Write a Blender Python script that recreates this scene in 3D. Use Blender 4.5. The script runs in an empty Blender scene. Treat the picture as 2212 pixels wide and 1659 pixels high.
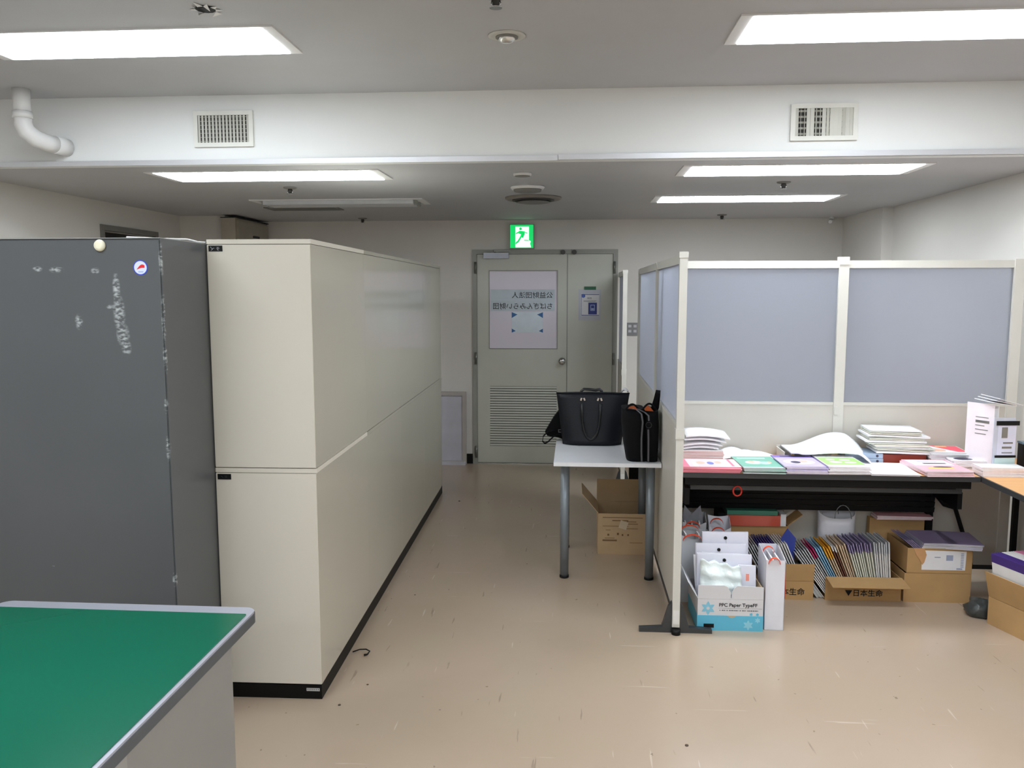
import bpy, bmesh, math, random
from mathutils import Vector, Matrix
random.seed(7)
S = bpy.context.scene
COL = S.collection
R = math.radians
# ------------------------------------------------------------------ camera, world, exposure
yaw, pitch, roll = -0.0751, -0.1107, -0.0004
f = Vector((math.sin(yaw)*math.cos(pitch), math.cos(yaw)*math.cos(pitch), math.sin(pitch)))
r = Vector((math.cos(yaw), -math.sin(yaw), 0)); u = r.cross(f)
r2 = r*math.cos(roll)+u*math.sin(roll); u2 = -r*math.sin(roll)+u*math.cos(roll)
cd = bpy.data.cameras.new('camera'); cam = bpy.data.objects.new('camera', cd); COL.objects.link(cam)
cam.matrix_world = Matrix(((r2.x, u2.x, -f.x, 0), (r2.y, u2.y, -f.y, 0), (r2.z, u2.z, -f.z, 1.65), (0, 0, 0, 1)))
cd.sensor_fit = 'HORIZONTAL'; cd.sensor_width = 36; cd.lens = 1800*36/2212; cd.clip_start = .05
S.camera = cam
w = bpy.data.worlds.new('world'); S.world = w; w.use_nodes = True
w.node_tree.nodes['Background'].inputs[0].default_value = (.5, .55, .6, 1)
w.node_tree.nodes['Background'].inputs[1].default_value = .3
S.view_settings.view_transform = 'Standard'; S.view_settings.look = 'None'
S.view_settings.gamma = 1; S.view_settings.use_curve_mapping = False
S.view_settings.exposure = 0.85
LIGHT = 12.0           # strength of the lit ceiling panels
try:
    S.cycles.use_denoising = True; S.cycles.max_bounces = 10; S.cycles.diffuse_bounces = 6
    S.cycles.sample_clamp_indirect = 8; S.cycles.caustics_reflective = False; S.cycles.caustics_refractive = False
except Exception: pass

# ------------------------------------------------------------------ materials
def lin(c):
    return tuple(((v/255)/12.92 if v/255 <= .04045 else ((v/255+.055)/1.055)**2.4) for v in c)
MC = {}
def mat(name, rgb, rough=.5, metal=0, var=.06, scale=8, bump=0, spec=.5, emit=0, bscale=60, coat=0, stretch=None):
    if name in MC: return MC[name]
    m = bpy.data.materials.new(name); m.use_nodes = True; nt = m.node_tree; b = nt.nodes['Principled BSDF']
    c = lin(rgb)
    tc = nt.nodes.new('ShaderNodeTexCoord'); co = tc.outputs['Object']
    if stretch:
        mp = nt.nodes.new('ShaderNodeMapping'); mp.inputs['Scale'].default_value = stretch
        nt.links.new(co, mp.inputs[0]); co = mp.outputs[0]
    n = nt.nodes.new('ShaderNodeTexNoise'); n.inputs['Scale'].default_value = scale; n.inputs['Detail'].default_value = 4
    nt.links.new(co, n.inputs['Vector'])
    cr = nt.nodes.new('ShaderNodeValToRGB')
    cr.color_ramp.elements[0].position = .3; cr.color_ramp.elements[1].position = .7
    cr.color_ramp.elements[0].color = (*[v*(1-var) for v in c], 1); cr.color_ramp.elements[1].color = (*[min(1, v*(1+var)) for v in c], 1)
    nt.links.new(n.outputs['Fac'], cr.inputs[0]); nt.links.new(cr.outputs[0], b.inputs['Base Color'])
    b.inputs['Roughness'].default_value = rough; b.inputs['Metallic'].default_value = metal
    b.inputs['Specular IOR Level'].default_value = spec
    if coat: b.inputs['Coat Weight'].default_value = coat; b.inputs['Coat Roughness'].default_value = .07
    if emit:
        b.inputs['Emission Color'].default_value = (*c, 1); b.inputs['Emission Strength'].default_value = emit
    if bump:
        n2 = nt.nodes.new('ShaderNodeTexNoise'); n2.inputs['Scale'].default_value = bscale; n2.inputs['Detail'].default_value = 3
        nt.links.new(co, n2.inputs['Vector'])
        bp = nt.nodes.new('ShaderNodeBump'); bp.inputs['Strength'].default_value = bump; bp.inputs['Distance'].default_value = .01
        nt.links.new(n2.outputs['Fac'], bp.inputs['Height']); nt.links.new(bp.outputs[0], b.inputs['Normal'])
    MC[name] = m; return m

def floor_mat():
    m = bpy.data.materials.new('vinyl_floor'); m.use_nodes = True; nt = m.node_tree; b = nt.nodes['Principled BSDF']; L = nt.links.new
    tc = nt.nodes.new('ShaderNodeTexCoord')
    def noise(scale, det=4, st=None, rot=0, dist=0):
        co = tc.outputs['Object']
        if st:
            mp = nt.nodes.new('ShaderNodeMapping'); mp.inputs['Scale'].default_value = st; mp.inputs['Rotation'].default_value = (0, 0, rot)
            L(co, mp.inputs[0]); co = mp.outputs[0]
        n = nt.nodes.new('ShaderNodeTexNoise'); n.inputs['Scale'].default_value = scale; n.inputs['Detail'].default_value = det
        n.inputs['Distortion'].default_value = dist
        L(co, n.inputs['Vector']); return n.outputs['Fac']
    def ramp(fac, p0, p1, c0, c1):
        cr = nt.nodes.new('ShaderNodeValToRGB'); e = cr.color_ramp.elements
        e[0].position = p0; e[1].position = p1; e[0].color = (*c0, 1); e[1].color = (*c1, 1); L(fac, cr.inputs[0]); return cr.outputs[0]
    def mix(fac, a, c):
        mx = nt.nodes.new('ShaderNodeMix'); mx.data_type = 'RGBA'
        L(fac, mx.inputs[0]); L(a, mx.inputs[6])
        if isinstance(c, tuple): mx.inputs[7].default_value = (*c, 1)
        else: L(c, mx.inputs[7])
        return mx.outputs[2]
    base = ramp(noise(1.1, 5), .3, .7, lin((172, 154, 134)), lin((182, 162, 145)))
    base = mix(ramp(noise(2.2, 3), .5, .8, (0, 0, 0), (.4, .4, .4)), base, lin((166, 156, 130)))
    k = (0, 0, 0)
    base = mix(ramp(noise(19, 3, (1.8, .16, 1), .6), .70, .73, k, (.42,)*3), base, lin((110, 98, 88)))     # dark heel scuffs
    base = mix(ramp(noise(17, 2, (.13, 3.2, 1), 0), .72, .745, k, (.4,)*3), base, lin((214, 200, 186)))      # pale drag marks across
    base = mix(ramp(noise(17, 2, (3.2, .18, 1), -.15), .72, .745, k, (.4,)*3), base, lin((214, 200, 186)))   # pale drag marks along
    base = mix(ramp(noise(30, 2), .745, .76, k, (.6,)*3), base, lin((110, 96, 84)))                     # specks
    L(base, b.inputs['Base Color'])
    rr = nt.nodes.new('ShaderNodeMapRange'); rr.inputs['To Min'].default_value = .17; rr.inputs['To Max'].default_value = .25
    L(noise(2, 4), rr.inputs[0]); L(rr.outputs[0], b.inputs['Roughness'])
    b.inputs['Specular IOR Level'].default_value = .5
    bp = nt.nodes.new('ShaderNodeBump'); bp.inputs['Strength'].default_value = .05; bp.inputs['Distance'].default_value = .01
    L(noise(9, 3), bp.inputs['Height']); L(bp.outputs[0], b.inputs['Normal'])
    return m

def gray_steel():
    """dark grey enamel with worn, chalky tape residue"""
    m = bpy.data.materials.new('worn_grey_enamel'); m.use_nodes = True; nt = m.node_tree; b = nt.nodes['Principled BSDF']; L = nt.links.new
    tc = nt.nodes.new('ShaderNodeTexCoord'); sep = nt.nodes.new('ShaderNodeSeparateXYZ'); L(tc.outputs['Object'], sep.inputs[0])
    def math_(op, a, c=None):
        n = nt.nodes.new('ShaderNodeMath'); n.operation = op
        for i, v in enumerate((a, c)):
            if v is None: continue
            if isinstance(v, (int, float)): n.inputs[i].default_value = v
            else: L(v, n.inputs[i])
        return n.outputs[0]
    def blob(x, z, rx, rz):
        dx = math_('DIVIDE', math_('SUBTRACT', sep.outputs[0], x), rx); dz = math_('DIVIDE', math_('SUBTRACT', sep.outputs[2], z), rz)
        d = math_('ADD', math_('MULTIPLY', dx, dx), math_('MULTIPLY', dz, dz))
        n = nt.nodes.new('ShaderNodeMath'); n.operation = 'SUBTRACT'; n.use_clamp = True; n.inputs[0].default_value = 1; L(d, n.inputs[1])
        return n.outputs[0]
    acc = None
    for a in ((-1.588, 1.66, .015, .06), (-1.582, 1.575, .024, .07), (-1.572, 1.50, .026, .045), (-1.562, 1.455, .02, .03), (-1.60, 1.595, .03, .012),
              (-1.73, 1.545, .016, .03), (-1.80, 1.725, .03, .012), (-1.66, 1.722, .018, .012), (-1.87, 1.728, .02, .01),
              (-1.425, 1.56, .007, .09), (-1.425, 1.42, .007, .06), (-1.425, 1.76, .007, .06), (-1.428, .62, .008, .03), (-1.43, 1.1, .007, .05),(-1.43,1.25,.007,.03),(-1.88,.66,.006,.004)):
        v = blob(*a); acc = v if acc is None else math_('MAXIMUM', acc, v)
    mp = nt.nodes.new('ShaderNodeMapping'); mp.inputs['Scale'].default_value = (.8, 1, 1.8); L(tc.outputs['Object'], mp.inputs[0])
    n = nt.nodes.new('ShaderNodeTexNoise'); n.inputs['Scale'].default_value = 60; n.inputs['Detail'].default_value = 4; L(mp.outputs[0], n.inputs['Vector'])
    cr = nt.nodes.new('ShaderNodeValToRGB'); cr.color_ramp.elements[0].position = .44; cr.color_ramp.elements[1].position = .62; L(n.outputs['Fac'], cr.inputs[0])
    acc = math_('MULTIPLY', acc, math_('LESS_THAN', sep.outputs[1], 2.815))
    fac = math_('MULTIPLY', math_('MULTIPLY', acc, cr.outputs[0]), .9)
    mx = nt.nodes.new('ShaderNodeMix'); mx.data_type = 'RGBA'; L(fac, mx.inputs[0])
    n2 = nt.nodes.new('ShaderNodeTexNoise'); n2.inputs['Scale'].default_value = 2.5; L(tc.outputs['Object'], n2.inputs['Vector'])
    c2 = nt.nodes.new('ShaderNodeValToRGB'); c2.color_ramp.elements[0].color = (*lin((80, 83, 86)), 1); c2.color_ramp.elements[1].color = (*lin((88, 91, 94)), 1)
    L(n2.outputs['Fac'], c2.inputs[0]); L(c2.outputs[0], mx.inputs[6]); mx.inputs[7].default_value = (*lin((190, 196, 198)), 1)
    L(mx.outputs[2], b.inputs['Base Color']); b.inputs['Roughness'].default_value = .32
    return m

def frosted():
    m = bpy.data.materials.new('frosted_panel'); m.use_nodes = True; nt = m.node_tree; L = nt.links.new
    b = nt.nodes['Principled BSDF']; out = nt.nodes['Material Output']
    b.inputs['Base Color'].default_value = (*lin((190, 194, 206)), 1); b.inputs['Roughness'].default_value = .3
    tr = nt.nodes.new('ShaderNodeBsdfTranslucent'); tr.inputs[0].default_value = (*lin((232, 236, 248)), 1)
    n = nt.nodes.new('ShaderNodeTexNoise'); n.inputs['Scale'].default_value = 300
    bp = nt.nodes.new('ShaderNodeBump'); bp.inputs['Strength'].default_value = .04; L(n.outputs['Fac'], bp.inputs['Height']); L(bp.outputs[0], b.inputs['Normal'])
    mx = nt.nodes.new('ShaderNodeMixShader'); mx.inputs[0].default_value = .5
    L(b.outputs[0], mx.inputs[1]); L(tr.outputs[0], mx.inputs[2])
    rf = nt.nodes.new('ShaderNodeBsdfRefraction'); rf.inputs['Color'].default_value = (*lin((244, 246, 252)), 1); rf.inputs['Roughness'].default_value = .5; rf.inputs['IOR'].default_value = 1.08
    m2 = nt.nodes.new('ShaderNodeMixShader'); m2.inputs[0].default_value = .5
    L(mx.outputs[0], m2.inputs[1]); L(rf.outputs[0], m2.inputs[2]); L(m2.outputs[0], out.inputs[0])
    return m

M_wall = mat('painted_wall', (212, 209, 204), .6, var=.02, scale=2, bump=.03, bscale=200)
M_ceil = mat('painted_ceiling', (180, 181, 184), .75, var=.02, scale=3, bump=.04, bscale=150)
M_bulk = mat('bulkhead_paint', (224, 226, 226), .7, var=.02, scale=2)
M_trim = mat('satin_aluminium_trim', (214, 216, 222), .3, .6, var=.02)
M_base = mat('black_vinyl', (8, 8, 8), .5, spec=.25)
M_beige = mat('beige_enamel', (196, 191, 178), .13, var=.012, scale=2, bump=.015, bscale=5, coat=.6)
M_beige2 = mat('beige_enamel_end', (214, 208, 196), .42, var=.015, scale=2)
M_gap = mat('dark_gap', (30, 28, 26), .8)
M_gray = gray_steel()
M_door = mat('door_grey_paint', (198, 200, 190), .4, var=.03, scale=4)
M_frame = mat('door_frame_grey', (150, 151, 145), .4, var=.03)
M_part = mat('partition_ivory', (205, 203, 196), .4, var=.02)
M_pside = mat('partition_board', (196, 192, 184), .4, var=.02, scale=3)
M_frost = frosted()
M_black = mat('black_plastic', (12, 12, 14), .5, spec=.25)
M_blackm = mat('black_painted_steel', (10, 10, 12), .5, bump=.02, spec=.25)
M_foot = mat('dark_grey_steel', (52, 54, 56), .4)
M_chrome = mat('chrome', (200, 200, 200), .12, 1, var=.02)
M_alu = mat('silver_leg_paint', (128, 136, 144), .35, .3, var=.03)
M_white = mat('white_laminate', (236, 238, 244), .3, var=.02)
M_wood = mat('maple_laminate', (214, 162, 106), .4, var=.07, scale=5, stretch=(1, 14, 1))
M_greyedge = mat('grey_edge_band', (52, 52, 54), .5)
M_paper = mat('white_paper', (226, 226, 230), .75, var=.02, scale=20)
M_paper2 = mat('cream_paper', (214, 213, 204), .8, var=.03, scale=20)
M_bagp = mat('white_bag_paper', (218, 219, 228), .55, var=.03, scale=12, bump=.1, bscale=25)
M_card = mat('brown_cardboard', (176, 142, 96), .85, var=.06, scale=9, bump=.05, bscale=90)
M_card2 = mat('pale_cardboard', (190, 164, 130), .85, var=.06, scale=9)
M_orange = mat('orange_ribbon', (228, 76, 40), .5)
M_green = mat('green_desk_mat', (0, 96, 72), .22, spec=.35, var=.03, scale=2)
M_deskrim = mat('grey_desk_edging', (176, 178, 190), .3, .3, var=.02)
M_deskbody = mat('desk_grey_enamel', (138, 136, 132), .45, var=.02)
M_darkedge = mat('desk_dark_edge', (82, 90, 96), .3, .3)

# ------------------------------------------------------------------ mesh helpers
class MB:
    def __init__(s): s.bm = bmesh.new(); s.mi = 0
    def face(s, vs):
        try:
            fc = s.bm.faces.new(vs); fc.material_index = s.mi; return fc
        except ValueError: return None
    def hexa(s, pts):
        v = [s.bm.verts.new(p) for p in pts]
        for q in ((0, 3, 2, 1), (4, 5, 6, 7), (0, 1, 5, 4), (1, 2, 6, 5), (2, 3, 7, 6), (3, 0, 4, 7)): s.face([v[i] for i in q])
        return s
    def box(s, x0, x1, y0, y1, z0, z1):
        return s.hexa([(x0, y0, z0), (x1, y0, z0), (x1, y1, z0), (x0, y1, z0), (x0, y0, z1), (x1, y0, z1), (x1, y1, z1), (x0, y1, z1)])
    def obox(s, c, size, M=None):
        a, b, d = [v/2 for v in size]; M = M or Matrix.Identity(3); c = Vector(c)
        return s.hexa([c+M@Vector(p) for p in ((-a, -b, -d), (a, -b, -d), (a, b, -d), (-a, b, -d), (-a, -b, d), (a, -b, d), (a, b, d), (-a, b, d))])
    def prism(s, poly, vec):
        """poly: list of 3D points (one planar outline), extruded by vec"""
        vec = Vector(vec); a = [s.bm.verts.new(p) for p in poly]; b = [s.bm.verts.new(Vector(p)+vec) for p in poly]
        s.face(a[::-1]); s.face(b); n = len(a)
        for i in range(n): s.face([a[i], a[(i+1) % n], b[(i+1) % n], b[i]])
        return s
    def cyl(s, p0, p1, r0, r1=None, n=20, cap=True):
        p0, p1 = Vector(p0), Vector(p1); r1 = r0 if r1 is None else r1
        q = (p1-p0).to_track_quat('Z', 'Y').to_matrix()
        a = [s.bm.verts.new(p0+q@Vector((r0*math.cos(t), r0*math.sin(t), 0))) for t in [2*math.pi*i/n for i in range(n)]]
        b = [s.bm.verts.new(p1+q@Vector((r1*math.cos(t), r1*math.sin(t), 0))) for t in [2*math.pi*i/n for i in range(n)]]
        for i in range(n):
            fc = s.face([a[i], a[(i+1) % n], b[(i+1) % n], b[i]])
            if fc: fc.smooth = True
        if cap: s.face(a[::-1]); s.face(b)
        return s
    def tube(s, pts, rad, n=8, flat=1.0):
        pts = [Vector(p) for p in pts]; rings = []
        prev = None
        for i, p in enumerate(pts):
            d = (pts[min(i+1, len(pts)-1)]-pts[max(i-1, 0)]).normalized()
            if prev is None: nx = d.orthogonal().normalized()
            else: nx = (prev-d*prev.dot(d)).normalized()
            prev = nx; ny = d.cross(nx)
            rr = rad[i] if isinstance(rad, (list, tuple)) else rad
            rings.append([s.bm.verts.new(p+nx*rr*math.cos(t)+ny*rr*flat*math.sin(t)) for t in [2*math.pi*k/n for k in range(n)]])
        for a, b in zip(rings, rings[1:]):
            for k in range(n):
                fc = s.face([a[k], a[(k+1) % n], b[(k+1) % n], b[k]])
                if fc: fc.smooth = True
        s.face(rings[0][::-1]); s.face(rings[-1]); return s
    def ribbon(s, pts, wvec, th=.0015):
        """flat strap following pts, width vector wvec"""
        pts = [Vector(p) for p in pts]; wv = Vector(wvec)/2; rings = []
        for i, p in enumerate(pts):
            d = (pts[min(i+1, len(pts)-1)]-pts[max(i-1, 0)]).normalized(); nn = d.cross(wv).normalized()*th/2
            rings.append([s.bm.verts.new(q) for q in (p-wv-nn, p+wv-nn, p+wv+nn, p-wv+nn)])
        for a, b in zip(rings, rings[1:]):
            for k in range(4): s.face([a[k], a[(k+1) % 4], b[(k+1) % 4], b[k]])
        s.face(rings[0][::-1]); s.face(rings[-1]); return s
    def lathe(s, c, prof, n=28, axis='z', sgn=1):
        c = Vector(c); rings = []
        for rr, h in prof:
            ring = []
            for k in range(n):
                t = 2*math.pi*k/n; a, b = rr*math.cos(t), rr*math.sin(t)
                p = {'z': (a, b, h*sgn), 'y': (a, h*sgn, b), 'x': (h*sgn, a, b)}[axis]
                ring.append(s.bm.verts.new(c+Vector(p)))
            rings.append(ring)
        for a, b in zip(rings, rings[1:]):
            for k in range(n):
                fc = s.face([a[k], a[(k+1) % n], b[(k+1) % n], b[k]])
                if fc: fc.smooth = True
        s.face(rings[0]); s.face(rings[-1]); return s
    def grid(s, fn, nu, nv, th=.0012):
        """sheet of paper or cloth: fn(u,v) in 0..1 -> point, with real thickness"""
        P = [[Vector(fn(i/nu, j/nv)) for j in range(nv+1)] for i in range(nu+1)]
        top = [[s.bm.verts.new(p+Vector((0, 0, th))) for p in row] for row in P]; bot = [[s.bm.verts.new(p) for p in row] for row in P]
        for i in range(nu):
            for j in range(nv):
                for g, q in ((top, 1), (bot, -1)):
                    vs = [g[i][j], g[i+1][j], g[i+1][j+1], g[i][j+1]]
                    fc = s.face(vs if q > 0 else vs[::-1])
                    if fc: fc.smooth = True
        for i in range(nu):
            s.face([bot[i][0], bot[i+1][0], top[i+1][0], top[i][0]]); s.face([bot[i+1][nv], bot[i][nv], top[i][nv], top[i+1][nv]])
        for j in range(nv):
            s.face([bot[0][j+1], bot[0][j], top[0][j], top[0][j+1]]); s.face([bot[nu][j], bot[nu][j+1], top[nu][j+1], top[nu][j]])
        return s
    def bevel(s, w, seg=2, ang=40):
        es = [e for e in s.bm.edges if len(e.link_faces) == 2 and e.calc_face_angle(0) > R(ang)]
        bmesh.ops.bevel(s.bm, geom=es, offset=w, segments=seg, profile=.6, affect='EDGES', clamp_overlap=True); return s

def build(name, mb, m, parent=None, recalc=True):
    if recalc: bmesh.ops.recalc_face_normals(mb.bm, faces=mb.bm.faces)
    me = bpy.data.meshes.new(name); mb.bm.to_mesh(me); mb.bm.free()
    for x in (m if isinstance(m, (list, tuple)) else [m]): me.materials.append(x)
    o = bpy.data.objects.new(name, me); COL.objects.link(o)
    if parent is not None: o.parent = parent
    return o
def wpart(name, mb, m, parent):
    """part whose mesh was written in world coordinates"""
    root = parent
    while root.parent: root = root.parent
    Mx = Matrix.LocRotScale(root.location, root.rotation_euler, None).inverted()
    bmesh.ops.transform(mb.bm, matrix=Mx, verts=mb.bm.verts)
    return build(name, mb, m, parent)
def thing(name, label, cat, loc=(0, 0, 0), rotz=0, group=None):
    o = bpy.data.objects.new(name, None); COL.objects.link(o); o.empty_display_size = .05
    o.location = loc; o.rotation_euler = (0, 0, rotz); o['label'] = label; o['category'] = cat
    if group: o['group'] = group
    return o
def tag(o, label, cat, group=None):
    o['label'] = label; o['category'] = cat
    if group: o['group'] = group
    return o
def struct(name, mb, m, parent=None):
    o = build(name, mb, m, parent)
    if parent is None: o['kind'] = 'structure'
    return o
def solo(name, mb, m, label, cat, loc, group=None, rotz=0):
    """one-mesh thing, mesh in world coordinates, origin moved to loc"""
    bmesh.ops.transform(mb.bm, matrix=Matrix.LocRotScale(Vector(loc), None, None).inverted(), verts=mb.bm.verts)
    o = build(name, mb, m); o.location = loc; return tag(o, label, cat, group)
def kids(o): return [c for c in bpy.data.objects if c.parent == o]
def copy_tree(o, parent=None):
    c = o.copy(); COL.objects.link(c)
    if parent is not None: c.parent = parent
    for ch in kids(o): copy_tree(ch, c)
    return c
def text(name, s, size, m, parent, origin, xdir, zdir, ext=.0004, mirror=False, align='LEFT', sx=1.0, bold=0.0):
    """flat lettering as thin mesh; origin world, xdir reading direction, zdir up"""
    cu = bpy.data.curves.new(name, 'FONT'); cu.body = s; cu.size = size; cu.extrude = ext; cu.align_x = align; cu.resolution_u = 3; cu.offset = bold
    t = bpy.data.objects.new(name, cu); COL.objects.link(t)
    dg = bpy.context.evaluated_depsgraph_get(); dg.update()
    me = bpy.data.meshes.new_from_object(t.evaluated_get(dg)); bpy.data.objects.remove(t); bpy.data.curves.remove(cu)
    me.name = name
    X = Vector(xdir).normalized(); Z = Vector(zdir).normalized(); N = X.cross(Z)
    if mirror: X = -X
    Mw = Matrix(((X.x*sx, Z.x, N.x, origin[0]), (X.y*sx, Z.y, N.y, origin[1]), (X.z*sx, Z.z, N.z, origin[2]), (0, 0, 0, 1)))
    root = parent
    while root.parent: root = root.parent
    Mw = Matrix.LocRotScale(root.location, root.rotation_euler, None).inverted() @ Mw
    me.transform(Mw); me.materials.clear(); me.materials.append(m)
    o = bpy.data.objects.new(name, me); COL.objects.link(o); o.parent = parent; return o
def rotY(a): return Matrix.Rotation(a, 3, 'Y')
def rotX(a): return Matrix.Rotation(a, 3, 'X')
def rotZ(a): return Matrix.Rotation(a, 3, 'Z')
def ring_box(mb, x0, x1, y0, y1, z0, z1, wx, wy):
    mb.box(x0, x0+wx, y0, y1, z0, z1); mb.box(x1-wx, x1, y0, y1, z0, z1)
    mb.box(x0+wx, x1-wx, y0, y0+wy, z0, z1); mb.box(x0+wx, x1-wx, y1-wy, y1, z0, z1); return mb
def frame_xz(mb, x0, x1, z0, z1, y0, y1, w, wt=None):
    wt = wt or w
    mb.box(x0, x0+w, y0, y1, z0, z1); mb.box(x1-w, x1, y0, y1, z0, z1)
    mb.box(x0+w, x1-w, y0, y1, z0, z0+wt); mb.box(x0+w, x1-w, y0, y1, z1-wt, z1); return mb

# ------------------------------------------------------------------ the setting
XL, XR, YB, YF = -3.47, 2.50, 7.86, -4.5
ZF, ZB, YK = 2.66, 2.31, 4.33
DX0, DX1, DZ = -.935, .365, 2.008      # back door opening
struct('floor', MB().box(XL-.2, XR+.2, YF-.2, YB+2.0, -.1, 0), floor_mat())
struct('ceiling', MB().box(XL-.2, XR+.2, YF-.2, YK+.06, ZF, ZF+.1), M_ceil)
struct('ceiling.001', MB().box(XL-.2, XR+.2, YK+.06, YB+.2, ZB, ZB+.1), M_ceil)
struct('wall_bulkhead', MB().box(XL, XR, YK, YK+.06, ZB, ZF), M_bulk)
for i, (a, b, dz) in enumerate(((XL, -.092, 0), (-.090, XR, .004))):
    mb = MB().obox(((a+b)/2, YK-.007, ZB+.012+dz), (b-a, .008, .026), rotX(R(4)))
    struct('trim_%d' % (i+1), mb, M_trim)
struct('wall_back', MB().box(XL, DX0, YB, YB+.12, 0, ZB).box(DX1, XR, YB, YB+.12, 0, ZB).box(DX0, DX1, YB, YB+.12, DZ, ZB), M_wall)
struct('wall_right', MB().box(XR, XR+.1, YF, YB, 0, ZF), M_wall)
struct('wall_column', MB().box(XR-.085, XR, 6.88, YB, 0, ZB).bevel(.004), M_wall)
LD0, LD1, LDZ = 5.98, 6.74, 2.10
struct('wall_left', MB().box(XL-.1, XL, YF, LD0, 0, ZF).box(XL-.1, XL, LD1, YB, 0, ZF).box(XL-.1, XL, LD0, LD1, LDZ, ZF), M_wall)
struct('wall_front', MB().box(XL, XR, YF-.1, YF, 0, ZF), M_wall)
struct('wall_alcove', MB().box(XL, -3.06, 7.2, YB, 0, ZB), M_wall)
struct('baseboard_back', MB().box(-3.0, DX0-.035, YB-.008, YB, 0, .095).box(DX1+.035, XR-.085, YB-.008, YB, 0, .095), M_base)
struct('baseboard_right', MB().box(XR-.008, XR, YF, 6.88, 0, .095), M_base)
# side doorway with its frame and dark room behind
d2 = struct('door_2', MB().box(XL-.02, XL+.015, LD0-.04, LD0, 0, LDZ+.04).box(XL-.02, XL+.015, LD1, LD1+.04, 0, LDZ+.04).box(XL-.02, XL+.015, LD0, LD1, LDZ, LDZ+.04), mat('side_door_frame', (120, 118, 114), .5))
build('leaf', MB().box(XL-.75, XL-.71, LD0+.02, LD1-.02, 0, LDZ-.07).bevel(.004), mat('side_door_leaf', (92, 92, 96), .5), d2)
struct('wall_passage', MB().box(XL-1.2, XL-.1, LD0-.3, LD0-.25, 0, 2.4).box(XL-1.2, XL-.1, LD1+.25, LD1+.3, 0, 2.4).box(XL-1.25, XL-1.2, LD0-.3, LD1+.3, 0, 2.4).box(XL-1.2, XL-.1, LD0-.3, LD1+.3, 2.3, 2.4), mat('passage_wall', (120, 118, 116), .7))
# corridor wall behind the double door
struct('wall_corridor', MB().box(DX0-.6, DX1+.6, YB+1.2, YB+1.25, 0, 2.4), M_wall)

# double door
dr = struct('door_1', frame_xz(MB(), DX0-.03, DX1+.03, -.05, DZ+.03, YB-.012, YB+.06, .042).bevel(.003), M_frame)
dr.data.transform(Matrix.Identity(4))
lx0, lx1, lx2 = DX0+.014, -.0735, DX1-.014
yl0, yl1 = YB+.006, YB+.044
gx0, gx1, gz0, gz1 = -.805, -.166, 1.113, 1.842
vx0, vx1, vz0, vz1 = -.809, -.161, .174, .752
leaf = MB()
leaf.box(lx0, gx0, yl0, yl1, .012, DZ-.014); leaf.box(gx1, lx1-.003, yl0, yl1, .012, DZ-.014)
leaf.box(gx0, gx1, yl0, yl1, gz1, DZ-.014); leaf.box(gx0, gx1, yl0, yl1, vz1, gz0); leaf.box(gx0, gx1, yl0, yl1, .012, vz0)
L1 = build('door_leaf', leaf, M_door, dr)
build('door_leaf', MB().box(lx1+.003, lx2, yl0, yl1, .012, DZ-.014).bevel(.002), M_door, dr)
build('meeting_strip', MB().box(lx1-.003, lx1+.006, yl0-.003, yl0+.001, .012, DZ-.014), M_frame, dr)
M_pane = mat('frosted_door_glass', (224, 218, 232), .25, var=.02, scale=2)
build('glass_pane', MB().box(gx0, gx1, yl0+.01, yl0+.02, gz0, gz1), M_pane, L1)
build('glazing_bead', frame_xz(MB(), gx0-.006, gx1+.006, gz0-.006, gz1+.006, yl0-.003, yl0, .008), M_frame, L1)
build('louvre_back', MB().box(vx0, vx1, yl1-.006, yl1-.002, vz0, vz1), M_gap, L1)
ns = 24; ph = (vz1-vz0)/ns
sl = None
for i in range(ns):
    zc = vz0+ph*(i+.5)
    if sl is None:
        sl = build('slat', MB().obox((0, 0, 0), (vx1-vx0, .003, ph*.74), rotX(R(-12))), M_door, L1); o = sl
    else:
        o = sl.copy(); COL.objects.link(o)
    o.location = ((vx0+vx1)/2, yl0+.004, zc)
kb = MB().lathe((-.118, yl0, .995), [(.034, 0), (.034, .006), (.014, .01), (.013, .03), (.03, .04), (.034, .052), (.03, .066), (.012, .072)], axis='y', sgn=-1)
build('knob', kb, M_chrome, L1)
cl = build('closer', MB().box(-.855, -.62, yl0-.045, yl0-.002, 1.955, 2.008).bevel(.006), mat('closer_silver', (170, 174, 186), .35, .3), L1)
build('closer_arm', MB().obox((-.68, yl0-.06, 2.022), (.16, .012, .014), rotZ(.35)).cyl((-.74, yl0-.03, 2.0), (-.74, yl0-.03, 2.03), .012), M_frame, L1)
for z in (.12, 1.02, 1.87):
    for x in (DX0+.002, DX1-.002):
        build('hinge', MB().cyl((x, YB-.02, z-.055), (x, YB-.02, z+.055), .012, n=12).cyl((x, YB-.02, z-.002), (x, YB-.02, z+.002), .014, n=12), mat('hinge_steel', (120, 122, 118) , .35, .6), dr)
for x in (-.115, -.01):
    build('flush_stop', MB().cyl((x, YB-.012, DZ+.004), (x, YB-.03, DZ+.004), .022, n=16), mat('stop_dark', (60, 60, 58), .4), dr)
build('threshold', MB().box(DX0, DX1, YB-.01, YB+.06, 0, .01), mat('threshold_steel', (180, 178, 172), .25, .8), dr)
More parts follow.
